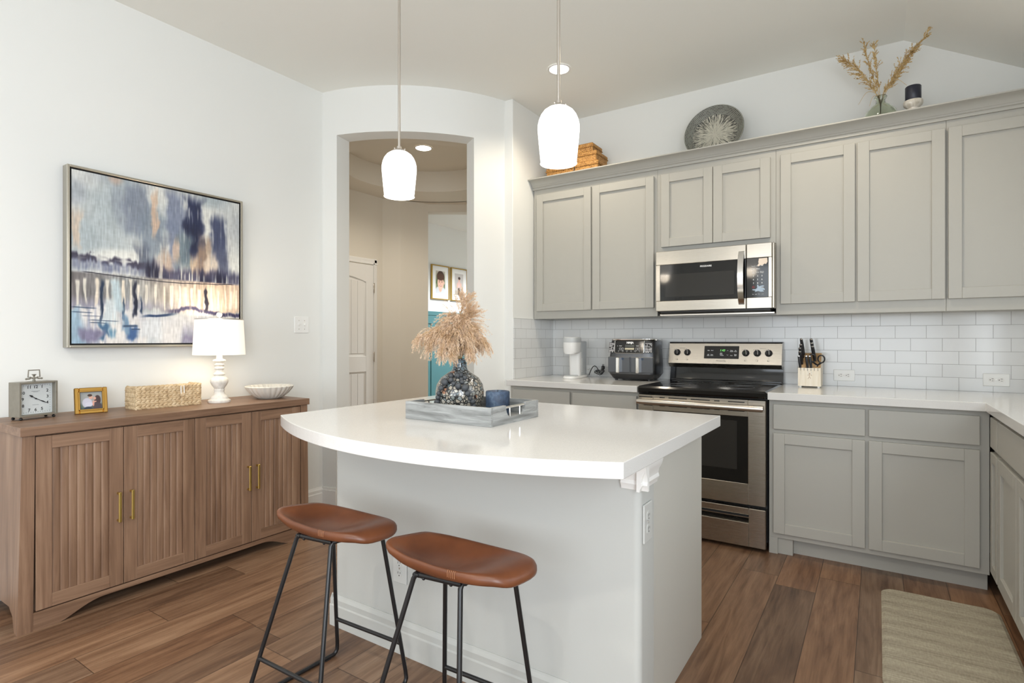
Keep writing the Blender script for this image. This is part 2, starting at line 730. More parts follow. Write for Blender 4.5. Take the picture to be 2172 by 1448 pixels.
mb = MB(); mb.box(XL - 0.13, XL, -8.1, -1.452, 0, ZC)
struct('wall_left', mb, M['wall'])
mb = MB(); mb.box(-0.16, 3.55, 0.0, 0.12, 0, ZC)
struct('wall_back', mb, M['wall'])
mb = MB(); mb.box(-0.16, -0.03, -0.622, 0.0, 0, ZC, 0.004)
struct('wall_end', mb, M['wall'])


def shell(mb, r0, r1, a0, a1, z0, z1, n, smooth=True):
    """curved wall piece"""
    o = arc(r0, a0, a1, n); i = arc(r1, a0, a1, n)
    N = n + 1
    vs = [(x, y, z) for x, y in o for z in (z0, z1)] + [(x, y, z) for x, y in i for z in (z0, z1)]
    fs = []
    for k in range(n):
        a, b, c, d = 2 * k, 2 * k + 1, 2 * k + 2, 2 * k + 3
        e = 2 * N
        fs += [(a, c, d, b), (e + a, e + b, e + d, e + c), (b, d, e + d, e + b), (a, e + a, e + c, c)]
    e = 2 * N
    fs += [(0, 1, e + 1, e), (2 * n, e + 2 * n, e + 2 * n + 1, 2 * n + 1)]
    mb.add(vs, fs, smooth)


OA, OB, OH = -76.2, -31.2, 2.70
mb = MB()
shell(mb, DR, DI, -84.0, OA, 0, ZC, 4)
shell(mb, DR, DI, OB, -16.8, 0, ZC, 8)
shell(mb, DR, DI, OA, OB, OH, ZC, 24)
me = mb.mesh('wall_curved', M['wall'], 30)
wc = bpy.data.objects.new('wall_curved', me); COL.objects.link(wc); wc['kind'] = 'structure'

# hall beyond the arch: ring soffit, round tray ceiling, walls
mb = MB()
shell(mb, 1.22, 0.75, 0, 360, 2.81, 2.86, 64)
shell(mb, 1.75, 1.2, 25, 250, 2.81, 2.86, 48)
shell(mb, 0.80, 0.75, 0, 360, 2.86, 3.04, 64)
mb.prism(arc(0.80, 0, 354, 59), 2, 3.03, 3.06)
struct('ceiling_hall', mb, M['hall'], angle=30)

mb = MB()
mb.prism([(-2.42, -1.6), (-2.42, 0.33), (-2.30, 0.50), (-2.17, 0.82), (-2.27, 0.92), (-2.55, 0.55), (-2.55, -1.6)], 2, 0, 2.82)
mb.prism([(-2.17, 0.82), (-1.68, 1.16), (-1.76, 1.28), (-2.27, 0.92)], 2, 2.72, 2.82)
mb.prism([(-1.68, 1.16), (-0.5, 0.95), (-0.06, 0.0), (-0.16, 0.0), (-0.6, 0.85), (-1.62, 1.05)], 2, 0, 2.82)
mb.prism([(-1.22, -1.50), (-2.45, -1.45), (-2.45, -1.6), (-1.22, -1.6)], 2, 0, 2.82)
struct('wall_hall', mb, M['hall'])
mb = MB()
mb.box(-3.28, -3.15, 0.6, 4.1, 0, 2.9)
mb.box(-3.3, 0.4, 4.1, 4.2, 0, 2.9)
mb.box(0.3, 0.4, 0.14, 4.1, 0, 2.9)
struct('wall_study', mb, M['wall'])
mb = MB(); mb.box(-3.3, 0.4, 0.9, 4.2, 2.9, 3.0)
struct('ceiling_study', mb, M['ceil'])

# right wall with the window over the sink and an added side window, wall behind the camera with the living-room windows
mb = MB()
for y0, y1, z0, z1 in ((-8.1, -6.2, 0, ZC), (-4.2, -2.95, 0, ZC), (-6.2, -4.2, 0, 0.4), (-6.2, -4.2, 2.4, ZC), (-1.45, 0.0, 0, ZC), (-2.95, -1.45, 0, 1.12), (-2.95, -1.45, 2.2, ZC)):
    mb.box(3.4, 3.53, y0, y1, z0, z1)
struct('wall_right', mb, M['wall'])
mb = MB()
for x0, x1, z0, z1 in ((-1.25, 0.35, 0, ZC), (3.2, 3.5, 0, ZC), (0.35, 3.2, 0, 0.45), (0.35, 3.2, 2.65, ZC)):
    mb.box(x0, x1, -8.1, -8.0, z0, z1)
struct('wall_front', mb, M['wall'])
mb = MB()
for k in range(4):
    x = 0.35 + 2.85 * k / 3
    mb.box(x - 0.035, x + 0.035, -8.06, -7.99, 0.45, 2.65)
mb.box(0.35, 3.2, -8.06, -7.99, 0.45, 0.52); mb.box(0.35, 3.2, -8.06, -7.99, 2.58, 2.65)
mb.box(0.35, 3.2, -8.05, -8.0, 1.53, 1.57)
struct('window_1', mb, M['trim'])
mb = MB()
for y in (-2.95, -2.2, -1.45):
    mb.box(3.41, 3.46, y - 0.03, y + 0.03, 1.12, 2.2)
mb.box(3.41, 3.46, -2.95, -1.45, 1.12, 1.18); mb.box(3.41, 3.46, -2.95, -1.45, 2.14, 2.2)
struct('window_2', mb, M['trim'])
mb = MB()
for y in (-6.2, -5.2, -4.2):
    mb.box(3.41, 3.46, y - 0.03, y + 0.03, 0.4, 2.4)
mb.box(3.41, 3.46, -6.2, -4.2, 0.4, 0.46); mb.box(3.41, 3.46, -6.2, -4.2, 2.34, 2.4)
struct('window_added', mb, M['trim'])  # unseen window added as the opening for the side fill light

# tiles
mb = MB(); mb.box(-0.03, 3.4, -0.008, 0.0, 0.905, 1.3755)
struct('trim_backsplash', mb, M['tile'])
mb = MB(); mb.box(-0.03, -0.022, -0.612, -0.008, 0.905, 1.3755)
mb.box(-0.03, -0.0215, -0.616, -0.612, 0.905, 1.3755)
struct('trim_backsplash_end', mb, M['tile_end'])


def base_profile(h=0.13, t=0.015):
    return [(0, 0), (t, 0), (t, h * .66), (t * .75, h * .70), (t * .75, h * .86), (t * .35, h * .95), (t * .2, h), (0, h)]


mb = MB(); mb.prism([(XL + a, z) for a, z in base_profile()], 1, -8.0, -1.48)
struct('baseboard_left', mb, M['trim'])
mb = MB()
for a0, a1 in ((-83, OA), (OB, -22)):
    shell(mb, DR + 0.014, DR - 0.002, a0, a1, 0, 0.11, 6)
    shell(mb, DR + 0.008, DR - 0.002, a0, a1, 0.11, 0.13, 6)
struct('baseboard_curved', mb, M['trim'])

# door in the hall (arched two-panel, plank-grooved) with casing
xd = -2.42
y0, y1, zt = -0.62, 0.175, 2.03
mb = MB()
mb.box(xd - 0.02, xd + 0.012, y0, y1, 0.012, zt)
st = 0.105


def arch_z(t):   # arched top rail
    return 1.87 + 0.05 * math.sin(PI * t)


for a, b in ((y0, y0 + st), (y1 - st, y1)):
    mb.box(xd + 0.012, xd + 0.024, a, b, 0.012, zt, 0.002)
mb.box(xd + 0.012, xd + 0.024, y0 + st, y1 - st, 0.012, 0.24, 0.002)
mb.box(xd + 0.012, xd + 0.024, y0 + st, y1 - st, 0.86, 1.03, 0.002)
top = [(y0 + st + (y1 - y0 - 2 * st) * i / 16, arch_z(i / 16) - 0.03) for i in range(17)]
mb.prism(top + [(y1 - st, zt), (y0 + st, zt)], 0, xd + 0.012, xd + 0.024)
for za, zb in ((0.24, 0.86), (1.03, 1.87)):
    for k in range(6):
        w = (y1 - y0 - 2 * st - 0.05) / 6
        mb.box(xd + 0.012, xd + 0.017, y0 + st + 0.025 + k * w + 0.002, y0 + st + 0.025 + (k + 1) * w - 0.002, za + 0.03, zb - 0.02, 0.002)
door = struct('door_1', mb, M['trim'])
mb = MB()
for z in (1.78, 1.02, 0.25):
    mb.box(xd + 0.012, xd + 0.03, y1 - 0.004, y1 + 0.014, z - 0.05, z + 0.05, 0.002)
    mb.tube([(xd + 0.03, y1 + 0.005, z - 0.055), (xd + 0.03, y1 + 0.005, z + 0.055)], 0.007, 8)
put('hinge', mb, M['nickel'], door)
mb = MB()
cas = [(0, 0), (0.02, 0), (0.02, 0.012), (0.014, 0.02), (0.014, 0.05), (0.008, 0.06), (0, 0.06)]
mb.prism([(xd + a, y1 + 0.008 + b) for a, b in cas], 2, 0, zt + 0.075)
mb.prism([(xd + a, y0 - 0.008 - b) for a, b in cas], 2, 0, zt + 0.075)
mb.prism([(xd + a, zt + 0.012 + b) for a, b in cas], 1, y0 - 0.066, y1 + 0.066)
struct('trim_1', mb, M['trim'])
mb = MB(); mb.box(xd, xd + 0.012, y1 + 0.07, 0.33, 0, 0.12); mb.box(xd, xd + 0.012, -1.45, y0 - 0.07, 0, 0.12)
struct('baseboard_hall', mb, M['trim'])

# teal wainscot in the room behind the hall
TEAL = paint('teal_paint', lin(66, 112, 116), 0.5, 60, 0.02)
mb = MB()
mb.box(-3.15, -3.135, 1.2, 4.0, 0.0, 1.58)
mb.box(-3.15, -3.115, 1.2, 4.0, 1.56, 1.62, 0.004)
for y in (1.3, 1.95, 2.6, 3.25):
    mb.box(-3.135, -3.122, y, y + 0.09, 0.1, 1.4395, 0.003)
mb.box(-3.135, -3.122, 1.2, 4.0, 1.44, 1.56, 0.003)
struct('trim_2', mb, TEAL)

# ================================================================== kitchen cabinets and worktops
CAB, QZ = M['cab'], M['quartz']
YF = -0.325      # upper face frame
YD = -0.345      # upper door front


def upper(label, x0, x1, z0, doors, zd0, group='upper cabinets along the range wall'):
    r = thing('upper_cabinet', label, 'cabinet', (x0, -0.01, z0), 0, group)
    mb = MB()
    mb.box(x0 + .001, x1 - .001, YF + .02, -0.009, z0 + .004, 2.445)
    mb.box(x0 + .0005, x1 - .0005, YF, YF + .02, z0, 2.445, 0.001)
    put('carcass', mb, CAB, r)
    for a, b in doors:
        mb = MB(); shaker(mb, a, b, zd0, 2.353, YD)
        put('door', mb, CAB, r)
    return r


upper('greige upper cabinet with two tall shaker doors, against the end wall left of the microwave', -0.02, 0.987, 1.374, [(0.012, 0.484), (0.497, 0.965)], 1.434)
upper('short greige upper cabinet with two small doors above the microwave', 0.987, 1.742, 1.815, [(1.017, 1.362), (1.366, 1.711)], 1.850)
upper('greige upper cabinet with two tall doors directly right of the microwave', 1.742, 2.583, 1.366, [(1.770, 2.163), (2.175, 2.577)], 1.432)
upper('greige upper cabinet cut off by the right edge of the photo', 2.583, 3.39, 1.366, [(2.591, 2.985), (2.995, 3.378)], 1.432)

# crown moulding: a continuous profile in front of all uppers
prof = [(-0.327, 2.396), (-0.338, 2.396), (-0.338, 2.412), (-0.345, 2.416), (-0.349, 2.424), (-0.352, 2.426), (-0.360, 2.440), (-0.374, 2.452), (-0.392, 2.459), (-0.404, 2.461), (-0.408, 2.463), (-0.408, 2.470), (-0.327, 2.470)]
mb = MB(); mb.prism(prof, 0, -0.0275, 3.395, True)
c = single('crown_molding', 'greige crown molding running along the top of the upper cabinets', 'molding', mb, CAB, (1.6, -0.33, 2.396), angle=25)

YB = -0.68      # base face frame
YBD = -0.70     # base door fronts


def base(label, x0, x1, fronts, left_end=False):
    r = thing('base_cabinet', label, 'cabinet', (x0, -0.01, 0), 0, 'base cabinets')
    mb = MB()
    mb.box(x0 + .001, x1 - .001, YB + .02, -0.012, 0.105, 0.872)
    mb.box(x0 + .0005, x1 - .0005, YB, YB + .02, 0.092, 0.872, 0.001)
    mb.box(x0 + .001, x1 - .001, -0.62, -0.1, 0.0, 0.105)          # recessed toe kick
    put('carcass', mb, CAB, r)
    for a, b in fronts:
        mb = MB(); mb.box(a, b, YBD, YBD + .02, 0.708, 0.848, 0.0018)
        put('drawer_front', mb, CAB, r)
        mb = MB(); shaker(mb, a, b, 0.122, 0.685, YBD)
        put('door', mb, CAB, r)
    return r


bl = base('greige base cabinet with two drawers between end wall and stainless range', -0.01, 0.985, [(0.023, 0.491), (0.510, 0.974)])
br = base('greige base cabinet with two drawers right of the range, under the knife block', 1.755, 2.718, [(1.780, 2.218), (2.234, 2.680)])
mb = MB()     # filler leg beside the range with a rounded inside
mb.box(1.7555, 1.80, YB + .001, -0.4, 0.0, 0.11)
mb.box(1.80, 1.875, -0.665, -0.4, 0.0, 0.093)
put('toe_kick_return', mb, CAB, br)

# return run towards the camera, fronts face -X
XB, XBD = 2.735, 2.715
r = thing('base_cabinet', 'narrow greige corner base cabinet with slim drawer and door', 'cabinet', (3.0, -0.8, 0), 0, 'base cabinets')
mb = MB()
mb.box(XB + .02, 3.39, -0.9, -0.69, 0.105, 0.872)
mb.box(XB, XB + .02, -0.9, -0.682, 0.092, 0.872, 0.001)
mb.box(XB + .07, 3.39, -0.9, -0.69, 0.0, 0.105)
put('carcass', mb, CAB, r)
mb = MB(); mb.box(XBD, XBD + .02, -0.886, -0.715, 0.708, 0.848, 0.0018); put('drawer_front', mb, CAB, r)
mb = MB(); shaker_w(mb, -0.886, -0.715, 0.122, 0.685, XBD, rail=0.045); put('door', mb, CAB, r)
r = thing('base_cabinet', 'wide greige sink base cabinet running out of the right edge of the photo', 'cabinet', (3.0, -1.4, 0), 0, 'base cabinets')
mb = MB()
mb.box(XB + .02, 3.39, -2.5, -0.901, 0.105, 0.872)
mb.box(XB, XB + .02, -2.5, -0.901, 0.092, 0.872, 0.001)
mb.box(XB + .07, 3.39, -2.5, -0.901, 0.0, 0.105)
put('carcass', mb, CAB, r)
mb = MB(); mb.box(XBD, XBD + .02, -1.69, -0.908, 0.708, 0.848, 0.0018); put('drawer_front', mb, CAB, r)
mb = MB(); shaker_w(mb, -1.295, -0.908, 0.122, 0.685, XBD); put('door', mb, CAB, r)
mb = MB(); shaker_w(mb, -1.69, -1.300, 0.122, 0.685, XBD); put('door', mb, CAB, r)

mb = MB(); mb.box(-0.021, 0.987, -0.722, -0.009, 0.8725, 0.9144, 0.0025)
single('worktop', 'white quartz worktop left of the range, under coffee maker and air fryer', 'worktop', mb, QZ, (0.48, -0.36, 0.8725))
mb = MB()
poly = [(1.753, -0.009), (1.753, -0.722), (2.698, -0.722), (2.698, -2.5), (3.395, -2.5), (3.395, -0.009)]
mb.prism(poly, 2, 0.8725, 0.9144)
o = single('worktop', 'white quartz corner worktop right of the range, under the knife block', 'worktop', mb, QZ, (2.2, -0.36, 0.8725))
bv = o.modifiers.new('bevel', 'BEVEL'); bv.width = 0.0025; bv.segments = 2; bv.limit_method = 'ANGLE'

# ------------------------------------------------------------------ island
r = thing('kitchen_island', 'white kitchen island base with rounded drywall knee wall and pale grey end panel', 'kitchen island', (1.0, -2.2, 0))
IX0, IX1, IY0, IY1 = 0.335, 1.69, -2.565, -1.82


def rounded(x0, x1, y0, y1, rr, n=6):
    p = []
    for cx, cy, a in ((x1 - rr, y0 + rr, -90), (x1 - rr, y1 - .001, None), (x0 + rr, y1 - .001, None), (x0 + rr, y0 + rr, 180)):
        if a is None:
            p.append((x1 if cx > (x0 + x1) / 2 else x0, y1))
        else:
            for i in range(n + 1):
                t = math.radians(a + 90 * i / n)
                p.append((cx + rr * math.cos(t), cy + rr * math.sin(t)))
    return p


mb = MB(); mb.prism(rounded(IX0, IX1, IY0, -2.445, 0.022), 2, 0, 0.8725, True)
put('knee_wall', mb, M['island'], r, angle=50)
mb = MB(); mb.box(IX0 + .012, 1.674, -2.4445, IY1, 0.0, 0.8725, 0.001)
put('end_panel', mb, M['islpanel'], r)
mb = MB()
mb.prism([(IY0 - a, z) for a, z in base_profile(0.13, 0.016)], 0, IX0 - 0.014, IX1 - 0.02)
mb.prism([(IX0 - a, z) for a, z in base_profile(0.13, 0.016)], 1, IY0 - 0.014, -2.445)
mb.prism([(IX0 - 0.004 - a * .6, z) for a, z in base_profile(0.10, 0.012)], 1, -2.445, IY1)
put('baseboard', mb, M['island'], r)
# bed moulding under the overhang on the knee-wall end
def bed(t):
    return [(0, 0.772), (t * .35, 0.772), (t * .40, 0.779), (t * .62, 0.790), (t * .55, 0.797), (t * .50, 0.800), (t * .62, 0.815), (t * .95, 0.830), (t * 1.1, 0.845), (t * 1.05, 0.860), (t * .9, 0.872), (0, 0.872)]
mb = MB()
mb.prism([(IX1 + a, z) for a, z in bed(0.026)], 1, IY0 - 0.03, -2.44, True)
mb.prism([(IY0 - a, z) for a, z in bed(0.026)], 0, IX1 - 0.055, IX1 + 0.028, True)
mb.prism([(IY0 - a, z) for a, z in [(0, .800), (.005, .800), (.005, .872), (0, .872)]], 0, IX0 - 0.01, IX1 - 0.05)
put('bed_molding', mb, M['trim'], r, angle=30)

# bowed quartz top
A, B = (0.300, -2.800), (1.757, -2.858)
bow = []
sag = 0.19
ch = math.hypot(B[0] - A[0], B[1] - A[1])
for i in range(41):
    t = i / 40
    s = 4 * sag * t * (1 - t)
    bow.append((A[0] + (B[0] - A[0]) * t, A[1] + (B[1] - A[1]) * t - s))
mb = MB(); mb.prism(bow + [(1.757, -1.860), (0.300, -1.860)], 2, 0.8725, 0.9144)
o = single('island_worktop', 'white quartz island top with bowed front edge, under the grey tray', 'worktop', mb, QZ, (1.0, -2.3, 0.8725), angle=20)
bv = o.modifiers.new('bevel', 'BEVEL'); bv.width = 0.002; bv.segments = 2; bv.limit_method = 'ANGLE'

# ================================================================== range
ST, BG, BP = M['steel'], M['blackgloss'], M['blackplastic']
RX0, RX1 = 0.992, 1.748
r = thing('range', 'stainless electric range with black glass top and five knobs', 'oven', (1.37, -0.35, 0))
mb = MB()
mb.box(RX0, RX1, -0.665, -0.012, 0.045, 0.872, 0.003)
put('body', mb, BP, r)
mb = MB()
mb.box(RX0 - .004, RX1 + .004, -0.735, -0.012, 0.874, 0.918, 0.012)
ck = put('cooktop', mb, BG, r)
ring = NT('burner_ring_print').set(Base_Color=(0.10, 0.10, 0.10, 1), Roughness=0.3).m
for cx, cy, rr in ((1.19, -0.50, 0.105), (1.565, -0.50, 0.125), (1.19, -0.24, 0.085), (1.565, -0.24, 0.085), (1.375, -0.22, 0.06)):
    mb = MB()
    mb.lathe([(rr, 0.9178), (rr, 0.9188), (rr - .002, 0.9188), (rr - .002, 0.9178)], (cx, cy, 0), 48)
    if rr > .1:
        mb.lathe([(rr * .66, 0.9178), (rr * .66, 0.9187), (rr * .66 - .0015, 0.9187), (rr * .66 - .0015, 0.9178)], (cx, cy, 0), 48)
    put('burner_ring', mb, ring, ck)
# backguard: black riser and stainless console
mb = MB()
mb.prism([(-0.012, 0.915), (-0.065, 0.915), (-0.062, 0.93), (-0.045, 1.00), (-0.045, 1.03), (-0.012, 1.03)], 0, RX0, RX1, True)
mb.box(RX0 + 0.004, RX1 - 0.004, -0.064, -0.02, 0.916, 0.934, 0.006)
put('riser', mb, BG, r, angle=30)
mb = MB()
mb.prism([(-0.012, 1.014), (-0.075, 1.014), (-0.102, 1.042), (-0.100, 1.05), (-0.068, 1.183), (-0.060, 1.190), (-0.012, 1.190)], 0, RX0, RX1 - 0.004)
cs = put('console', mb, ST, r)
mb = MB(); mb.box(RX0 - .001, RX1 - .003, -0.066, -0.012, 1.189, 1.195, 0.001)
put('top_cap', mb, BP, cs)


def con(x, z):
    """point on the sloping console face"""
    t = (z - 1.05) / (1.183 - 1.05)
    return Vector((x, -0.100 + 0.032 * t, z))


tilt = Matrix.Rotation(-math.atan2(0.032, 0.133), 4, 'X')
CF = tilt @ FRONT
for kx in (1.052, 1.125, 1.520, 1.593, 1.664):
    p = con(kx, 1.119)
    mb = MB(); mb.X = Matrix.Translation(p) @ CF
    mb.lathe([(0.0, 0.021), (0.016, 0.021), (0.0185, 0.018), (0.021, 0.004), (0.0235, 0.002), (0.0235, 0.0), (0, 0)], (0, 0, 0), 28)
    k = put('knob', mb, BP, r)
    mb = MB(); mb.X = Matrix.Translation(p) @ CF @ Matrix.Rotation(0.1, 4, 'Z')
    mb.box(-0.005, 0.005, -0.019, 0.023, 0.018, 0.029, 0.003)
    put('grip', mb, BG, k)
    mb = MB(); mb.X = Matrix.Translation(p) @ CF @ Matrix.Rotation(0.1, 4, 'Z')
    mb.box(0.0048, 0.0062, -0.016, 0.020, 0.019, 0.0275); mb.box(-0.0012, 0.0012, 0.012, 0.0225, 0.029, 0.0294)
    put('pointer', mb, M['chrome'], k)
mb = MB(); mb.X = Matrix.Translation(con(1.36, 1.122)) @ CF
mb.box(-0.116, 0.116, -0.045, 0.045, 0.0, 0.003, 0.0012)
dp = put('control_display', mb, BG, r)
mb = MB(); mb.X = None
T = lambda x, y, z=0.0032: Matrix.Translation(con(1.36, 1.122)) @ CF @ Matrix.Translation((x, y, z))
for x, y, s in ((-0.086, 0.012, 'Bake'), (-0.062, 0.012, 'Broil'), (-0.087, -0.017, 'Self'), (-0.087, -0.024, 'Clean'), (-0.063, -0.017, 'Keep'), (-0.063, -0.024, 'Warm'),
                (0.068, 0.013, 'Timer'), (0.068, 0.006, 'On/Off'), (0.094, 0.013, 'Set'), (0.094, 0.006, 'Clock'), (0.068, -0.022, 'Start'), (0.094, -0.015, 'Oven'), (0.094, -0.022, 'Light'),
                (0.0, -0.006, 'Bake'), (0.0, -0.014, 'Warm'), (0.005, -0.022, 'Preheat')):
    add_text(mb, s, 0.0075, T(x, y), bold=0.0002)
put('panel_print', mb, M['text'], dp)
mb = MB()
for x, y, a in ((0.042, 0.011, 0), (0.042, -0.018, PI)):
    mb.X = T(x, y) @ Matrix.Rotation(a, 4, 'Z')
    mb.tube([(-0.005, -0.002, 0), (0, 0.004, 0), (0.005, -0.002, 0)], 0.0008, 6)
mb.X = None
put('arrow_print', mb, M['text'], dp)
mb = MB(); add_text(mb, '1:43', 0.021, T(0.008, 0.013, 0.0034) @ Matrix(((1, .15, 0, 0), (0, 1, 0, 0), (0, 0, 1, 0), (0, 0, 0, 1))))
put('clock_digits', mb, M['green'], dp)
mb = MB(); add_text(mb, 'FRIGIDAIRE', 0.0125, Matrix.Translation(con(1.36, 1.062)) @ CF @ Matrix.Translation((0, 0, .0004)))
for kx in (1.052, 1.125, 1.520, 1.593, 1.664):
    for dx, dz, s in ((0, -0.031, 'LO'), (-0.022, 0.021, 'OFF'), (0.028, -0.004, 'HI')):
        add_text(mb, s, 0.0055, Matrix.Translation(con(kx + dx, 1.119 + dz)) @ CF @ Matrix.Translation((0, 0, .0004)))
    for sx in (-1, 1):
        mb.X = Matrix.Translation(con(kx, 1.070)) @ CF
        mb.box(sx * .006 - .0004, sx * .006 + .0004, -.006, .006, 0.0002, 0.0006); mb.box(-.006, .006, sx * .006 - .0004, sx * .006 + .0004, 0.0002, 0.0006)
    mb.lathe([(0, .0006), (.002, .0006), (.002, .0002)], (random.choice((-.003, .003)), random.choice((-.003, .003)), 0), 10)
    mb.X = None
add_text(mb, 'SURFACE UNITS', 0.0055, Matrix.Translation(con(1.088, 1.150)) @ CF @ Matrix.Translation((0, 0, .0004)))
add_text(mb, 'SURFACE UNITS', 0.0055, Matrix.Translation(con(1.628, 1.150)) @ CF @ Matrix.Translation((0, 0, .0004)))
put('console_print', mb, M['greyprint'], cs)
# oven door with window, slots and bar handle
DF = -0.722
mb = MB()
wx0, wx1, wz0, wz1 = 1.092, 1.650, 0.383, 0.768
mb.box(RX0 + .004, wx0, DF, -0.667, 0.262, 0.866, 0.003)
mb.box(wx1, RX1 - .004, DF, -0.667, 0.262, 0.866, 0.003)
mb.box(wx0, wx1, DF, -0.667, 0.262, wz0, 0.002)
mb.box(wx0, wx1, DF, -0.667, wz1, 0.866, 0.002)
mb.box(RX0 + .01, RX1 - .01, -0.69, -0.667, 0.27, 0.86)
dr = put('oven_door', mb, ST, r)
mb = MB(); mb.box(wx0, wx1, DF + .003, -0.692, wz0, wz1, 0.001); put('glass_surround', mb, BG, dr)
mb = MB(); mb.box(wx0 + .06, wx1 - .06, DF + .0022, -0.70, wz0 + .075, wz1 - .028, 0.0005); put('window', mb, M['window'], dr)
mb = MB()
for a, b in ((1.000, 1.088), (1.133, 1.166), (1.190, 1.302), (1.326, 1.438), (1.463, 1.494), (1.541, 1.632)):
    mb.box(a, b, DF - .0006, -0.70, 0.847, 0.8525); mb.box(a + (.03 if a < 1.05 else 0), b, DF - .0006, -0.70, 0.796, 0.8015)
put('vent_slots', mb, M['dark'], dr)
mb = MB()
pts = [(1.005, -0.765, 0.822), (1.02, -0.768, 0.8225), (1.37, -0.774, 0.8225), (1.72, -0.768, 0.8225), (1.735, -0.765, 0.822)]
mb.X = None
mb.tube(pts, [0.0165, 0.018, 0.018, 0.018, 0.0165], 16)
for x in (1.03, 1.71):
    mb.box(x - .014, x + .014, -0.765, -0.721, 0.812, 0.832, 0.003)
put('handle', mb, M['nickel'], dr)
# warming drawer
mb = MB()
sx0, sx1, sz0, sz1 = 1.092, 1.654, 0.158, 0.206
mb.box(RX0 + .004, sx0, DF, -0.667, 0.022, 0.243, 0.003)
mb.box(sx1, RX1 - .004, DF, -0.667, 0.022, 0.243, 0.003)
mb.box(sx0, sx1, DF, -0.667, 0.022, sz0, 0.002)
mb.box(sx0, sx1, DF, -0.667, sz1, 0.243, 0.002)
mb.prism([(DF + .001, sz0), (DF + .035, sz0 + .020), (DF + .035, sz1), (DF + .045, sz1), (DF + .045, sz0), ], 0, sx0, sx1)
put('storage_drawer', mb, ST, r)
mb = MB(); mb.box(sx0 + .002, sx1 - .002, DF + .010, DF + .036, sz1 - .016, sz1 - .0005); put('drawer_pull_recess', mb, M['dark'], r)
for x in (1.04, 1.70):
    for y in (-0.64, -0.08):
        mb = MB(); mb.lathe([(0, 0), (0.018, 0), (0.02, 0.006), (0.012, 0.012), (0.008, 0.02), (0.008, 0.05)], (x, y, 0.0), 16)
        put('levelling_foot', mb, BP, r)

# ================================================================== over-the-range microwave
r = thing('microwave', 'stainless over-the-range microwave with black door window', 'microwave', (1.37, -0.2, 1.40))
mb = MB(); mb.box(1.012, 1.738, -0.36, -0.02, 1.412, 1.8145, 0.003)
mb.prism([(-0.40, 1.395), (-0.36, 1.385), (-0.05, 1.385), (-0.05, 1.412), (-0.40, 1.412)], 0, 1.03, 1.72)
put('body', mb, BP, r)
mb = MB(); mb.box(1.012, 1.738, -0.352, -0.06, 1.374, 1.386, 0.002); put('underside_grille', mb, M['nickel'], r)
MF = -0.42
mb = MB()
mb.box(1.006, 1.583, MF, -0.36, 1.716, 1.808, 0.003)
mb.box(1.006, 1.583, MF, -0.36, 1.404, 1.472, 0.003)
mb.box(1.006, 1.036, MF, -0.36, 1.472, 1.716, 0.002)
dr = put('door', mb, ST, r)
mb = MB(); mb.box(1.036, 1.583, MF + .002, -0.36, 1.472, 1.716, 0.001); put('door_glass', mb, BG, dr)
mb = MB(); mb.box(1.070, 1.513, MF + .0012, -0.40, 1.497, 1.650, 0.0004); put('window', mb, M['window'], dr)
mb = MB(); add_text(mb, 'FRIGIDAIRE', 0.0145, Matrix.Translation((1.338, MF + .0016, 1.690)) @ FRONT, bold=0.0003); put('logo', mb, M['text'], dr)
mb = MB()
hp = []
for i in range(13):
    t = i / 12
    hp.append((1.558, MF - .004 - .046 * math.sin(PI * t) ** .7, 1.432 + .335 * t))
vs, fs = [], []
for (x, y, z) in hp:
    vs += [(x - .017, y, z), (x + .017, y, z), (x + .014, y + .010, z), (x - .014, y + .010, z)]
for i in range(12):
    for k in range(4):
        fs.append((4 * i + k, 4 * i + (k + 1) % 4, 4 * i + 4 + (k + 1) % 4, 4 * i + 4 + k))
fs += [(3, 2, 1, 0), (48, 49, 50, 51)]
mb.add(vs, fs, True)
put('handle', mb, M['chrome'], dr, angle=35)
mb = MB()
mb.box(1.587, 1.733, MF, -0.36, 1.718, 1.808, 0.003)
mb.box(1.587, 1.733, MF, -0.36, 1.404, 1.474, 0.003)
mb.box(1.712, 1.733, MF, -0.36, 1.474, 1.718, 0.002)
mb.box(1.7335, 1.747, MF + .004, -0.36, 1.404, 1.808, 0.004)
put('side_trim', mb, ST, r)
mb = MB(); mb.box(1.587, 1.712, MF + .001, -0.36, 1.474, 1.718, 0.001)
cp = put('control_panel', mb, BG, r)
mb = MB()
ky = MF + .0006
for i, s in enumerate('123456789'):
    add_text(mb, s, 0.013, Matrix.Translation((1.627 + .0245 * (i % 3), ky, 1.606 - .0225 * (i // 3))) @ FRONT, bold=.0003)
add_text(mb, '0', 0.013, Matrix.Translation((1.6515, ky, 1.538)) @ FRONT, bold=.0003)
for x, z, s in ((1.627, 1.668, 'Popcorn'), (1.654, 1.668, 'Potato'), (1.627, 1.651, 'Melt'), (1.627, 1.644, 'Soften'), (1.654, 1.650, 'Reheat'), (1.627, 1.631, 'Time'), (1.627, 1.624, 'Cook'), (1.6515, 1.628, 'Power'),
                (1.676, 1.632, 'Defrost'), (1.676, 1.625, 'Weight'), (1.676, 1.539, 'START'), (1.676, 1.533, '+30 Sec'), (1.676, 1.668, 'Clock')):
    add_text(mb, s, 0.0068, Matrix.Translation((x, ky, z)) @ FRONT, bold=.0001)
for x, s in ((1.625, 'Fan'), (1.642, 'Light'), (1.66, 'Timer'), (1.68, 'Lock')):
    add_text(mb, s, 0.006, Matrix.Translation((x, ky, 1.493)) @ FRONT)
put('keypad_print', mb, M['text'], cp)
mb = MB(); mb.X = Matrix.Translation((1.627, ky, 1.537)) @ FRONT
mb.lathe([(.006, 0), (.006, .0005), (.0072, .0005), (.0072, 0)], (0, 0, 0), 16); mb.box(-.004, .004, -.0006, .0006, 0, .0004)
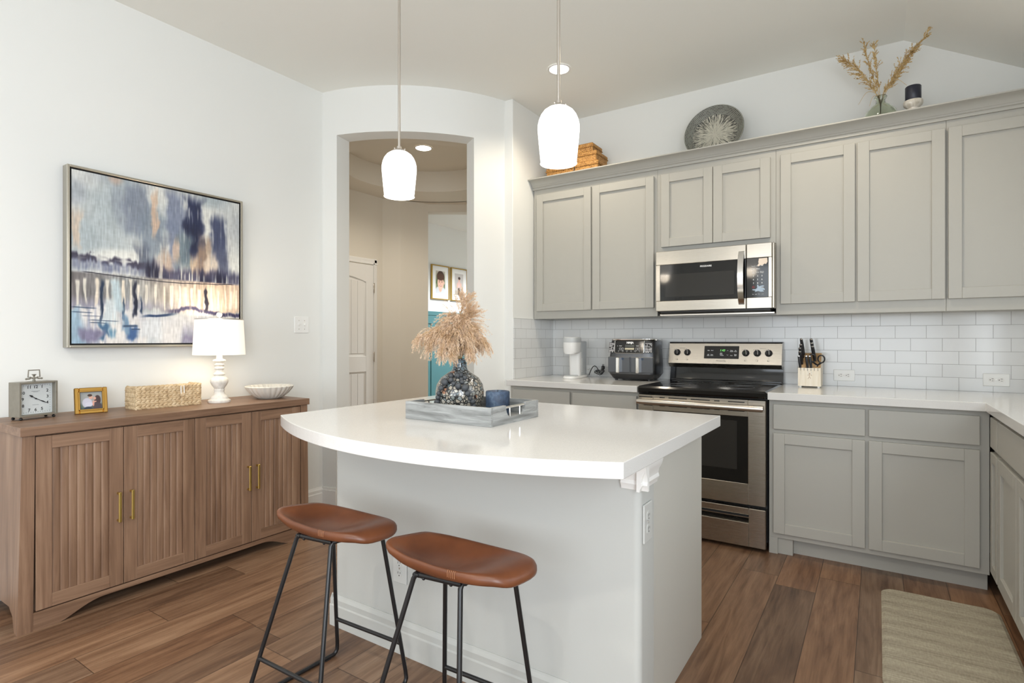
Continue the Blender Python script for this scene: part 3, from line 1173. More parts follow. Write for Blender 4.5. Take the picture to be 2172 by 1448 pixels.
put('stop_symbol', mb, NT('red_print').set(Base_Color=(.5, .03, .03, 1)).m, cp)
# peeling protective film left on the control panel, in two scraps
FILM = NT('clear_film').set(Base_Color=(0.75, 0.62, 0.5, 1), Roughness=0.15).m
mb = MB()
pl = [(1.659, 1.713), (1.706, 1.714), (1.708, 1.690), (1.700, 1.676), (1.690, 1.679), (1.678, 1.668), (1.668, 1.672), (1.655, 1.664), (1.650, 1.671), (1.658, 1.684), (1.655, 1.690)]
mb.prism(pl, 1, MF - .0006, MF + .0006); put('film_scrap', mb, FILM, cp)
mb = MB()
pl = [(1.648, 1.552), (1.655, 1.550), (1.657, 1.541), (1.683, 1.546), (1.690, 1.541), (1.668, 1.535), (1.690, 1.527), (1.693, 1.516), (1.680, 1.520), (1.688, 1.508), (1.670, 1.507), (1.655, 1.512), (1.635, 1.508), (1.640, 1.515), (1.620, 1.519), (1.622, 1.524), (1.640, 1.524), (1.650, 1.532)]
mb.prism(pl, 1, MF - .0006, MF + .0006); put('film_scrap', mb, NT('blue_film').set(Base_Color=(0.35, 0.45, 0.55, 1), Roughness=0.15).m, cp)

# ================================================================== small appliances
AFG = metal('dark_grey_metallic', (0.12, 0.125, 0.135, 1), 0.33)
AFD = NT('charcoal_plastic').set(Base_Color=(0.022, 0.022, 0.024, 1), Roughness=0.42).m
ZW = 0.9146
r = thing('air_fryer', 'dark grey two-drawer air fryer with two chrome handles on worktop', 'air fryer', (0.778, -0.185, ZW), 0.07)


def ring_loft(mb, secs, n=28, e=5.0):
    """superellipse sections [(z, halfx, halfy, cy)] lofted"""
    vs, fs = [], []
    for z, hx, hy, cy in secs:
        for k in range(n):
            a = 2 * PI * (k + .5) / n
            c, s = math.cos(a), math.sin(a)
            vs.append((hx * math.copysign(abs(c) ** (2 / e), c), cy + hy * math.copysign(abs(s) ** (2 / e), s), z))
    for i in range(len(secs) - 1):
        for k in range(n):
            l = (k + 1) % n
            fs.append((i * n + k, i * n + l, (i + 1) * n + l, (i + 1) * n + k))
    fs.append(tuple(range(n - 1, -1, -1)))
    fs.append(tuple((len(secs) - 1) * n + k for k in range(n)))
    mb.add(vs, fs, True)


mb = MB(); ring_loft(mb, [(0.010, .146, .118, 0), (0.014, .152, .124, 0), (0.048, .178, .142, 0)])
put('base', mb, AFD, r, local=True)
mb = MB(); ring_loft(mb, [(0.048, .1785, .1425, 0), (0.055, .180, .144, 0), (0.155, .178, .142, 0), (0.200, .174, .137, .004), (0.285, .168, .128, .010), (0.292, .164, .124, .012)])
bd = put('housing', mb, AFG, r, local=True)
mb = MB(); ring_loft(mb, [(0.290, .165, .125, .012), (0.294, .168, .127, .012), (0.301, .168, .127, .012), (0.304, .160, .120, .012)])
put('lid', mb, M['chrome'], r, local=True)
mb = MB(); ring_loft(mb, [(0.2835, .1685, .1285, .0105), (0.2905, .167, .127, .012)]); put('black_band', mb, BG, bd, local=True)
for sx in (-1, 1):
    mb = MB()
    x0, x1 = (-0.166, -0.002) if sx < 0 else (0.002, 0.166)
    mb.box(x0, x1, -0.1475, -0.13, 0.058, 0.172, 0.004)
    dwr = put('drawer', mb, AFG, r, local=True)
    hx = -0.098 if sx < 0 else 0.046
    mb = MB(); mb.box(hx, hx + .024, -0.178, -0.146, 0.058, 0.168, 0.004)
    put('handle', mb, M['chrome'], dwr, local=True)
    mb = MB(); mb.X = Matrix.Translation((hx + .042, -0.1478, 0.158)) @ FRONT; mb.lathe([(0, .0006), (.009, .0006), (.009, 0)], (0, 0, 0), 16)
    put('badge', mb, NT('blue_badge').set(Base_Color=(.03, .05, .09, 1)).m, dwr, local=True)


def fz(z):   # front surface y of the sloping upper housing
    t = (z - 0.200) / 0.085
    return -0.133 + t * 0.015


slope = Matrix.Rotation(-math.atan2(0.015, 0.085), 4, 'X') @ FRONT
mb = MB(); mb.X = Matrix.Translation((-0.012, fz(.2425) - .001, 0.2425)) @ slope
mb.box(-0.107, 0.107, -0.044, 0.046, -0.004, 0.004, 0.003)
pn = put('control_panel', mb, BG, r, local=True)
mb = MB(); mb.X = Matrix.Translation((-0.012, fz(.2425) - .001, 0.2425)) @ slope
q = [(-.108, .046, .004), (-.108, -.034, .004), (-.104, -.042, .004), (-.096, -.0455, .004), (.096, -.0455, .004), (.104, -.042, .004), (.108, -.034, .004), (.108, .046, .004)]
mb.tube(q, 0.0019, 8); put('panel_trim', mb, M['chrome'], pn, local=True)
T = lambda x, y: Matrix.Translation((-0.012, fz(.2425) - .001, 0.2425)) @ slope @ Matrix.Translation((x, y, .0042))
mb = MB(); add_text(mb, 'NiNJA', 0.019, T(0.004, 0.031), bold=.0012)
for i in range(6):
    add_text(mb, ('AIR', 'BROIL', 'ROAST', 'BAKE', 'REHEAT', 'DRY')[i], 0.0055, T(-0.078 + .031 * i, -0.029)); add_text(mb, 'o', 0.007, T(-0.078 + .031 * i, -0.036))
for x in (-0.066, 0.060):
    add_text(mb, 'TEMP', 0.009, T(x, 0.007)); 
add_text(mb, '+', 0.012, T(-.088, .007)); add_text(mb, '=', 0.012, T(.088, .007))
for x in (-0.058, 0.062):
    for dx, s in ((-.008, '1'), (.008, '2')):
        mb.X = T(x + dx, -.014); mb.lathe([(.0095, 0), (.0095, .0005), (.0085, .0005), (.0085, 0)], (0, 0, 0), 18); mb.X = None
        add_text(mb, s, 0.009, T(x + dx, -.014))
put('panel_print', mb, M['text'], pn, local=True)
mb = MB(); mb.X = T(0.002, 0.007); mb.box(-.034, .034, -.009, .010, -.001, .0006); put('display', mb, NT('display_grey').set(Base_Color=(.06, .065, .06, 1), Roughness=.15).m, pn, local=True)
mb = MB(); mb.X = T(0.002, -.0135); mb.box(-.034, .034, -.0065, .0065, -.001, .0008, .0006); put('dial_bar', mb, NT('pale_bar').set(Base_Color=(.55, .5, .36, 1), Roughness=.3).m, pn, local=True)
# instruction stickers either side of the panel
for x0, x1 in ((-0.166, -0.122), (0.100, 0.155)):
    mb = MB(); mb.X = Matrix.Translation(((x0 + x1) / 2, fz(.2375) - (.001 if x0 > 0 else -.003), 0.2375)) @ slope
    w = (x1 - x0) / 2
    mb.box(-w, w, -0.036, 0.038, -0.002, 0.0012)
    stk = put('sticker', mb, NT('sticker_black').set(Base_Color=(.02, .02, .022, 1), Roughness=.4).m, r, local=True)
    mb = MB(); mb.X = Matrix.Translation(((x0 + x1) / 2, fz(.2375) - (.001 if x0 > 0 else -.003), 0.2375)) @ slope
    for k in range(9):
        y = 0.031 - .0078 * k
        a = -w * .85
        while a < w * .8:
            b = min(a + random.uniform(.003, .012), w * .85)
            if random.random() < .75: mb.box(a, b, y - .0022, y + .0016, .0012, .0015)
            a = b + random.uniform(.002, .005)
    put('sticker_print', mb, M['text'], stk, local=True)
for x in (-.12, .12):
    for y in (-.09, .09):
        mb = MB(); mb.lathe([(0, 0), (.010, 0), (.011, .005), (.009, .012)], (x, y, 0), 14); put('foot', mb, AFD, r, local=True)

GW = paint('matte_white_plastic', (0.78, 0.78, 0.77, 1), 0.5, 60, 0.0)
GG = paint('pale_grey_plastic', (0.50, 0.52, 0.53, 1), 0.4, 60, 0.0)
r = thing('coffee_maker', 'slim white single-cup coffee maker in the worktop corner', 'coffee maker', (0.305, -0.24, ZW), 0.12)
mb = MB(); ring_loft(mb, [(0, .060, .165, 0), (0.004, .063, .168, 0), (0.014, .062, .167, 0), (0.018, .058, .163, 0)], 32, 3.2); put('base', mb, GW, r, local=True)
mb = MB(); ring_loft(mb, [(0.017, .048, .085, .068), (0.275, .050, .087, .066), (0.283, .045, .082, .066)], 32, 4); put('water_tank', mb, GG, r, local=True)
mb = MB(); ring_loft(mb, [(0.017, .044, .040, .01), (0.20, .046, .045, .008)], 28, 4); put('column', mb, GW, r, local=True)
mb = MB(); ring_loft(mb, [(0.188, .040, .058, -.095), (0.198, .054, .072, -.08), (0.205, .056, .080, -.075), (0.275, .058, .085, -.07)], 32, 3); hd = put('brew_head', mb, GW, r, local=True)
mb = MB(); ring_loft(mb, [(0.2755, .0585, .0855, -.07), (0.285, .059, .086, -.07), (0.309, .058, .085, -.07), (0.316, .050, .078, -.07)], 32, 3); put('lid', mb, GG, r, local=True)
mb = MB(); mb.lathe([(0, .186), (.014, .186), (.016, .192), (.016, .198)], (0, -.09, 0), 18); put('spout', mb, GG, hd, local=True)
mb = MB(); mb.X = Matrix.Translation((-.004, -.1562, .235)) @ FRONT; add_text(mb, 'KEURIG', 0.016, mb.X); mb.X = None
put('logo', mb, NT('faint_print').set(Base_Color=(.5, .5, .5, 1)).m, hd, local=True)
mb = MB(); mb.X = Matrix.Translation((0.0485, .012, .10)) @ EAST
for k in range(12): mb.box(-.008, .004, -.055 + .009 * k, -.050 + .009 * k, 0, .002)
put('level_marks', mb, M['white'], r, local=True)
mb = MB(); ring_loft(mb, [(0.0175, .050, .052, -.098), (0.022, .051, .053, -.098), (0.024, .048, .050, -.098)], 28, 3); put('drip_tray', mb, GG, r, local=True)

# coiled black appliance lead lying on the worktop
mb = MB()
pts = []
for i in range(60):
    t = i / 59
    if t < .35:
        u = t / .35
        pts.append((0.335 + .10 * u, -0.06 + .0 * u, ZW + .012 + .085 * math.sin(PI * u * .95) * (1 - .25 * u)))
    else:
        u = (t - .35) / .65
        a = u * 4.6 * PI
        pts.append((0.425 + .033 * math.cos(a) * (1 - .15 * u) + .02 * u, -0.085 + .035 * math.sin(a), ZW + .012 + .030 * abs(math.sin(a * .5 + .4)) + .02 * u))
pts += [(0.485, -0.10, ZW + .05), (0.478, -0.10, ZW + .068)]
r = thing('power_cord', 'tangled black power cord on the worktop beside the air fryer', 'cord', (0.43, -0.08, ZW))
mb.tube(pts, 0.0035, 8); put('cable', mb, BP, r)
mb = MB(); mb.box(0.463, 0.488, -0.112, -0.09, ZW + .062, ZW + .092, .006); mb.box(.470, .473, -.104, -.100, ZW + .092, ZW + .105); mb.box(.480, .483, -.104, -.100, ZW + .092, ZW + .105); put('plug', mb, BP, r)


def outlet(name, label, origin, rot, horizontal=True, kind='outlet', group=None, w=.072, h=.116, pm='white'):
    """duplex outlet or switch plate; local x right, y up, z out of the wall"""
    r = thing(name, label, 'wall socket' if kind == 'outlet' else 'light switch', origin, 0, group)
    X = Matrix.Translation(origin) @ rot
    if horizontal: X = X @ Matrix.Rotation(-PI / 2, 4, 'Z')
    mb = MB(); mb.X = X; mb.box(-w / 2, w / 2, -h / 2, h / 2, 0.0003, .006, .0025); put('cover_plate', mb, M[pm], r)
    if kind == 'outlet':
        for s in (-1, 1):
            mb = MB(); mb.X = X @ Matrix.Translation((0, s * .0195, .006))
            n = 24
            poly = []
            for k in range(n):
                a = 2 * PI * k / n
                poly.append((max(-.0135, min(.0135, .0172 * math.cos(a))), .0172 * math.sin(a) * .86))
            mb.prism(poly, 2, 0, .0018)
            rc = put('receptacle', mb, M['trim'] if pm == 'white' else M[pm], r)
            mb = MB(); mb.X = X @ Matrix.Translation((0, s * .0195, .0072))
            mb.box(-.0068, -.0046, -.001, .0075, 0, .0009); mb.box(.0046, .0064, 0, .0070, 0, .0009)
            mb.lathe([(0, .0009), (.0024, .0009), (.0024, 0)], (0, -.0075, 0), 12)
            put('slots', mb, M['dark'], rc)
        mb = MB(); mb.X = X; mb.lathe([(0, .0072), (.003, .0068), (.0034, .006)], (0, 0, 0), 12); put('screw', mb, M['nickel'], r)
    else:
        for s in (-1, 1):
            mb = MB(); mb.X = X
            mb.box(s * .023 - .005, s * .023 + .005, -.012, .012, .004, .0075, .001)
            mb.box(s * .023 - .0035, s * .023 + .0035, -.002, .009, .006, .018, .0015)
            put('toggle', mb, M['trim'], r)
            for z in (-.03, .03):
                mb = MB(); mb.X = X; mb.lathe([(0, .0072), (.003, .0068), (.0034, .006)], (s * .023, z, 0), 10); put('screw', mb, M['nickel'], r)
    return r


outlet('wall_outlet', 'white double outlet on the backsplash right beside the knife block', (2.094, -0.008, 0.984), FRONT, True)
outlet('wall_outlet', 'white double outlet on the backsplash near the right edge of the photo', (2.832, -0.008, 0.984), FRONT, True)
outlet('wall_outlet', 'white outlet on the backsplash half hidden behind the coffee maker', (0.30, -0.008, 0.968), FRONT, True)
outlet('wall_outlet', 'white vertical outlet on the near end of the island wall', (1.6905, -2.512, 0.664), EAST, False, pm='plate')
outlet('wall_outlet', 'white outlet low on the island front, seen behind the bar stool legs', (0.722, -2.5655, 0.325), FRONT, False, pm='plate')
outlet('light_switch', 'white double toggle light switch right of the painting', (XL + .0003, -1.655, 1.316), EAST, False, 'switch', None, .118, .116)

# ------------------------------------------------------------------ knife block with knives and scissors
BW = NT('pale_block_wood')
nz = BW.noise(BW.mapping(BW.co(), (60, 60, 4)), 1.0, 4)
BW.color(BW.ramp(nz, [(.3, lin(226, 214, 192)), (.7, lin(244, 236, 222))])); BW.set(Roughness=.5); BW = BW.m
BW2 = wood('block_top_wood', 1, [(.3, lin(168, 128, 84)), (.7, lin(206, 170, 124))])
r = thing('knife_block', 'pale wooden knife block with burnt logo on the worktop', 'knife block', (1.917, -0.165, ZW))
bx0, bx1 = 1.855, 1.980
mb = MB()
mb.prism([(-0.232, 0.922), (-0.085, 0.922), (-0.068, 1.12), (-0.135, 1.125), (-0.215, 1.035), (-0.238, 1.035)], 0, bx0, bx1)
blk = put('block', mb, BW, r)
mb = MB()
sl = math.atan2(1.125 - 1.035, -0.135 + 0.215)
mb.prism([(-0.2145, 1.0355), (-0.1352, 1.1252), (-0.1345, 1.1262), (-0.2138, 1.0365)], 0, bx0 + .002, bx1 - .002)
put('slotted_top', mb, BW2, blk)
mb = MB()
for k in range(6):
    x = bx0 + .015 + .019 * k
    mb.box(x - .001, x + .001, -.2385, -.224, 1.018, 1.0358)
put('slot', mb, M['dark'], blk)
for x in (bx0 + .012, bx1 - .012):
    for y in (-.222, -.095):
        mb = MB(); mb.lathe([(0, 0), (.007, 0), (.008, .004), (.007, .009)], (x, y, ZW - .0), 12); put('foot', mb, M['white'], r)
mb = MB()
fx, fzz = 1.919, 0.985
mb.X = Matrix.Translation((fx, -.2345, fzz)) @ Matrix.Rotation(math.atan2(.006, .113), 4, 'X') @ FRONT
for a, b in (((0, .012), (0, -.002)), ((-.012, .006), (.011, .008)), ((0, -.002), (-.007, -.016)), ((0, -.002), (.006, -.016)), ((-.007, -.016), (-.010, -.017)), ((.011, .008), (.013, .001))):
    mb.tube([(a[0], a[1], .0), (b[0], b[1], .0)], .0013, 6)
mb.lathe([(0, .001), (.003, .001), (.003, -.001)], (0.001, .0155, 0), 12)
mb.X = None
add_text(mb, 'ZWILLING', .005, Matrix.Translation((fx - .002, -.2333, fzz - .026)) @ FRONT)
put('logo', mb, NT('burnt_print').set(Base_Color=lin(140, 100, 62)).m, blk)

HB = NT('knife_handle_black').set(Base_Color=(.012, .012, .014, 1), Roughness=.35).m


def knife(label, base, direc, ln, w=.011, t=.0085, bow=0.0, group='knives in the block'):
    """base = where the handle leaves the block; direc = unit vector up the handle"""
    d = Vector(direc).normalized()
    side = Vector((1, 0, 0))
    up = d.cross(side).normalized()
    side = up.cross(d).normalized()
    X = Matrix((( side.x, up.x, d.x, base[0]), (side.y, up.y, d.y, base[1]), (side.z, up.z, d.z, base[2]), (0, 0, 0, 1)))
    r = thing('knife', label, 'knife', base, 0, group)
    mb = MB(); mb.X = X
    secs = []
    for i in range(9):
        u = i / 8
        k = .72 + .28 * math.sin(PI * (u * .8 + .15)) + .18 * u
        secs.append((u * ln, t * k, w * k, bow * math.sin(PI * u)))
    ring_loft(mb, secs, 14, 3)
    h = put('handle', mb, HB, r)
    mb = MB(); mb.X = X
    ring_loft(mb, [(ln, t * .93, w * .93, 0), (ln + .004, t * .86, w * .86, 0), (ln + .0055, t * .6, w * .6, 0)], 14, 3)
    put('end_cap', mb, M['chrome'], h)
    mb = MB(); mb.X = X
    for s in (-1, 1):
        mb.box(s * t * .93 - .0006, s * t * .93 + .0006, -.0015, .0015, .005, ln - .01)
    put('tang', mb, M['chrome'], h)
    mb = MB(); mb.X = X; mb.box(-.0008, .0008, -.009, .009, -.05, .001); put('blade', mb, M['chrome'], r)
    return r


ku = (0, -.52, 1)
for (x, lab) in ((bx0 + .013, 'steak knife in the front row of the block, at its left end'), (bx0 + .054, 'left knife of the pair in the middle front row of the block'), (bx0 + .073, 'right knife of the pair in the middle front row of the block')):
    knife(lab, (x, -.231, 1.036), (-.10, -.10, 1), .072, .008, .0075)
rows = [((bx0 + .018, -.195, 1.058), .082, 'lowest knife of the left stack in the block'),
        ((bx0 + .017, -.178, 1.077), .085, 'middle knife of the left stack in the block'),
        ((bx0 + .021, -.160, 1.096), .088, 'third knife up in the left stack of the block'),
        ((bx0 + .024, -.143, 1.115), .105, 'tallest black knife at back left of the block')]
for b, ln, lab in rows:
    knife(lab, b, (-.12, -.34, 1), ln, .010, .0085)
rows = [((bx0 + .090, -.178, 1.077), .098, 'front knife of the leaning right stack behind the scissors'),
        ((bx0 + .084, -.160, 1.096), .100, 'middle knife of the leaning right stack in the block'),
        ((bx0 + .080, -.143, 1.115), .105, 'rearmost silver-capped knife of the right stack in the block')]
for b, ln, lab in rows:
    knife(lab, b, (-.12, -.38, 1), ln, .010, .009)
r = thing('kitchen_scissors', 'black-handled kitchen scissors stuck in the right side of the knife block', 'scissors', (bx0 + .10, -.205, 1.045))
for s, c in ((-1, (bx0 + .080, -.232, 1.098)), (1, (bx0 + .128, -.232, 1.092))):
    mb = MB()
    pts = []
    for i in range(24):
        a = 2 * PI * i / 24
        u, v = .019 * math.cos(a), .024 * math.sin(a)
        ca, sa = math.cos(s * .5), math.sin(s * .5)
        pts.append((c[0] + u * ca - v * sa * .6, c[1] - .3 * (u * sa + v * ca), c[2] + (u * sa + v * ca)))
    mb.tube(pts, .0042, 8, closed=True)
    mb.tube([(c[0], c[1] + .007, c[2] - .023), (bx0 + .105, -.212, 1.052), (bx0 + .104, -.198, 1.04)], .0055, 8)
    put('handle', mb, HB, r)
mb = MB(); mb.box(bx0 + .098, bx0 + .110, -.205, -.203, 1.0, 1.055); put('blade', mb, M['chrome'], r)

# ================================================================== sideboard (faces +X)
SX, SB = -0.66, -1.125
WV, WH, WX = M['wood_v'], M['wood_h'], M['wood_x']
r = thing('sideboard', 'walnut-toned four-door sideboard with brass pulls along the left wall', 'sideboard', (-0.88, -2.65, 0))
mb = MB(); mb.box(SB, SX + .008, -3.340, -1.955, 0.813, 0.850, 0.0015); put('top', mb, WH, r)
mb = MB(); mb.box(SB, SX - .022, -3.285, -2.012, 0.075, 0.813); put('carcass', mb, WV, r)
for y0t, y0b, y1t, y1b in ((-3.332, -3.348, -3.290, -3.296), (-2.012, -2.006, -1.966, -1.956)):
    mb = MB()
    vs = [(SX - .022, y0t, .813), (SX, y0t, .813), (SX, y1t, .813), (SX - .022, y1t, .813), (SX - .022, y0b, 0), (SX, y0b, 0), (SX, y1b, 0), (SX - .022, y1b, 0)]
    mb.add(vs, [(0, 1, 2, 3), (7, 6, 5, 4), (0, 4, 5, 1), (1, 5, 6, 2), (2, 6, 7, 3), (3, 7, 4, 0)])
    put('stile', mb, WV, r)
for sgn, yt, yb in ((-1, -3.330, -3.344), (1, -1.970, -1.960)):
    # end panel with a cut-out between its two feet
    mb = MB()
    out = [(SX - .022, .813), (SX - .022, 0.0), (SX - .055, 0.0), (SX - .075, .06), (SX - .12, .09), (SB + .11, .09), (SB + .065, .06), (SB + .045, 0.0), (SB, 0.0), (SB, .813)]
    n = len(out)
    def yy(z): return yb + (yt - yb) * z / .813
    vs = [(x, yy(z), z) for x, z in out] + [(x, yy(z) - sgn * .020, z) for x, z in out]
    mb.add(vs, [tuple(range(n)), tuple(range(2 * n - 1, n - 1, -1))] + [(i, n + i, n + (i + 1) % n, (i + 1) % n) for i in range(n)])
    put('end_panel', mb, WV, r)
# apron with shallow arch
pl = [(-3.296, .074), (-3.296, 0.0), (-3.205, 0.0)]
for i in range(9):
    t = i / 8
    pl.append((-3.205 + .165 * t, .052 * math.sin(t * PI / 2) ** 1.3))
for i in range(9):
    t = 1 - i / 8
    pl.append((-2.095 - .165 * t, .052 * math.sin(t * PI / 2) ** 1.3))
pl += [(-2.095, 0.0), (-2.006, 0.0), (-2.006, .074)]
mb = MB(); mb.prism(pl, 0, SX - .021, SX - .001); put('apron', mb, WH, r)
ys = [-3.2885, -2.9635, -2.640, -2.330, -2.0135]
hy = [-2.987, -2.934, -2.352, -2.300]
for k in range(4):
    a, b = ys[k] + .0015, ys[k + 1] - .0015
    z0, z1, rl = .079, .806, .055
    mb = MB()
    mb.box(SX - .02, SX, a, a + rl, z0, z1, .001); mb.box(SX - .02, SX, b - rl, b, z0, z1, .001)
    mb.box(SX - .02, SX - .008, a + rl, b - rl, z0 + rl, z1 - rl)
    dr = put('door', mb, WV, r)
    mb = MB()
    for za, zb in ((z0, z0 + rl), (z1 - rl, z1)):
        mb = MB(); mb.box(SX - .02, SX, a + rl, b - rl, za, zb, .001); put('door_rail', mb, WH, dr)
    mb = MB()
    n = 7
    w = (b - a - 2 * rl) / n
    for i in range(n):
        c = a + rl + i * w
        mb.prism([(SX - .0085, c), (SX - .0068, c + .0016), (SX - .0056, c + .006), (SX - .0052, c + .012), (SX - .0052, c + w - .012), (SX - .0056, c + w - .006), (SX - .0068, c + w - .0016), (SX - .0085, c + w)], 2, z0 + rl, z1 - rl, True)
    put('beadboard', mb, WV, dr, angle=60)
    h = hy[k]
    mb = MB()
    mb.box(SX + .020, SX + .027, h - .006, h + .006, .372, .510, .002)
    mb.box(SX - .001, SX + .026, h - .005, h + .005, .374, .384, .0015); mb.box(SX - .001, SX + .026, h - .005, h + .005, .498, .508, .0015)
    put('handle', mb, M['brass'], dr)

ZS = 0.8502
# ------------------------------------------------------------------ mantel clock
r = thing('mantel_clock', 'square aged-metal mantel clock with top handle at left end of sideboard', 'clock', (-0.927, -3.198, ZS), PI / 2 + 0.25)
# local: x to the right along the face, -y out of the face
W2, DP, Z0c, Z1c = .078, .074, .014, .170
mb = MB()
for a in ((-W2, -W2 + .009, Z0c, Z1c), (W2 - .009, W2, Z0c, Z1c)):
    mb.box(a[0], a[1], 0, DP, a[2], a[3], .0012)
mb.box(-W2 + .009, W2 - .009, 0, DP, Z0c, Z0c + .008, .001); mb.box(-W2 + .009, W2 - .009, 0, DP, Z1c - .008, Z1c, .001)
mb.box(-W2 + .009, W2 - .009, .03, DP, Z0c + .008, Z1c - .008)
put('case', mb, M['pewter'], r, local=True)
mb = MB(); mb.box(-W2 + .0095, W2 - .0095, .024, .0305, Z0c + .0085, Z1c - .0085)
FACE = NT('clock_face_paper').set(Base_Color=(.62, .66, .67, 1), Roughness=.25).m
dl = put('dial', mb, FACE, r, local=True)
INK = NT('black_ink').set(Base_Color=(.015, .015, .018, 1), Roughness=.5).m
mb = MB()
zc = (Z0c + Z1c) / 2
T = lambda x, z: Matrix.Translation((x, .0238, zc + z)) @ FRONT
for s, x, z in (('12', 0, .053), ('1', .026, .053), ('2', .048, .034), ('3', .049, .006), ('4', .048, -.022), ('5', .026, -.049), ('6', 0, -.051), ('7', -.026, -.051), ('8', -.050, -.030), ('9', -.051, 0), ('10', -.052, .028), ('11', -.026, .053)):
    add_text(mb, s, .019, T(x, z), bold=.0003)
for k in range(-6, 7):
    for e in (-.061, .061):
        mb.box(k * .0095 - .0004, k * .0095 + .0004, .0234, .024, zc + e - .002, zc + e + .002)
for k in range(-5, 6):
    for e in (-.059, .059):
        mb.box(e - .002, e + .002, .0234, .024, zc + k * .011 - .0004, zc + k * .011 + .0004)
mb.box(-.017, .017, .0235, .024, zc + .0335, zc + .0345); mb.box(-.010, .010, .0235, .024, zc + .0300, zc + .0308)
mb.box(-.013, .013, .0235, .024, zc - .0285, zc - .0278)
put('numerals', mb, INK, dl, local=True)
mb = MB(); mb.X = T(0, 0) @ Matrix.Translation((0, 0, .002)) @ Matrix.Rotation(-2.05, 4, 'Z')
mb.prism([(-.001, -.008), (.001, -.008), (.0012, .02), (.0026, .032), (.0008, .048), (-.0008, .048), (-.0026, .032), (-.0012, .02)], 2, 0, .0008); put('minute_hand', mb, INK, dl, local=True)
mb = MB(); mb.X = T(0, 0) @ Matrix.Translation((0, 0, .0035)) @ Matrix.Rotation(.98, 4, 'Z')
mb.prism([(-.0012, -.006), (.0012, -.006), (.0012, .014), (.0045, .021), (.0012, .032), (-.0012, .032), (-.0045, .021), (-.0012, .014)], 2, 0, .0008); mb.lathe([(0, .002), (.003, .0015), (.003, -.004)], (0, 0, 0), 12); put('hour_hand', mb, INK, dl, local=True)
GL = NT('clear_glass'); GL.set(Base_Color=(1, 1, 1, 1), Roughness=0.0, IOR=1.45); GL.b.inputs['Transmission Weight'].default_value = 1.0; GL = GL.m
mb = MB()
hz = Z1c
mb.tube([(-.013, .035, hz + .020), (-.024, .035, hz + .020), (-.022, .035, hz + .052), (.022, .035, hz + .052), (.024, .035, hz + .020), (.013, .035, hz + .020)], .0028, 8)
mb.tube([(-.030, .035, hz + .013), (-.018, .035, hz + .013), (-.010, .035, hz + .017), (0, .035, hz + .013), (.010, .035, hz + .017), (.018, .035, hz + .013), (.030, .035, hz + .013)], .0032, 8)
for x in (-.031, .031): mb.sphere((x, .035, hz + .013), .0045, 10, 7)
mb.lathe([(.005, hz), (.006, hz + .004), (.004, hz + .010), (.006, hz + .016), (.003, hz + .022), (.005, hz + .028), (.010, hz + .033), (.0, hz + .034)], (0, .035, 0), 16)
put('carry_handle', mb, M['pewter'], r, local=True)
for x in (-W2 + .012, W2 - .012):
    for y in (.010, DP - .010):
        mb = MB(); mb.lathe([(0, 0), (.004, .0008), (.0075, .005), (.006, .010), (.003, .0125), (.003, .0145), (.006, .0145)], (x, y, 0), 14); put('foot', mb, M['blackmetal'], r, local=True)


# ------------------------------------------------------------------ painted pictures: colours set point by point on a fine grid
def vnoise(u, v, fu, fv, seed):
    g = np.random.default_rng(seed).random((int(fv) + 3, int(fu) + 3))
    x, y = u * fu, v * fv
    i, j = np.clip(x.astype(int), 0, int(fu) + 1), np.clip(y.astype(int), 0, int(fv) + 1)
    a, b = x - i, y - j
    a, b = a * a * (3 - 2 * a), b * b * (3 - 2 * b)
    return (g[j, i] * (1 - a) + g[j, i + 1] * a) * (1 - b) + (g[j + 1, i] * (1 - a) + g[j + 1, i + 1] * a) * b


def sm(a, b, x):
    t = np.clip((x - a) / (b - a), 0, 1)
    return t * t * (3 - 2 * t)


def picture(name, nu, nv, fn, P, parent, rough=.5, local=False):
    """P(u,v)->point; fn(u,v)->sRGB array 0..255"""
    U, V = np.meshgrid(np.linspace(0, 1, nu + 1), np.linspace(0, 1, nv + 1))
    rgb = np.clip(fn(U, V), 0, 255) / 255.0
    linc = np.where(rgb <= .04045, rgb / 12.92, ((rgb + .055) / 1.055) ** 2.4)
    mb = MB(); mb.grid(P, nu, nv, True)
    me = bpy.data.meshes.new(name)
    me.from_pydata(mb.v, [], mb.f)
    at = me.color_attributes.new('paint', 'FLOAT_COLOR', 'POINT')
    buf = np.ones(((nu + 1) * (nv + 1), 4), np.float32)
    buf[:, :3] = linc.reshape(-1, 3)
    at.data.foreach_set('color', buf.ravel())
    t = NT(name + '_pigment')
    a = t.n('ShaderNodeAttribute'); a.attribute_name = 'paint'
    t.color(a.outputs['Color']); t.set(Roughness=rough)
    me.materials.append(t.m)
    return put(name, me, None, parent, local)


def blend(img, col, m):
    return img * (1 - m[..., None]) + np.array(col, float) * m[..., None]


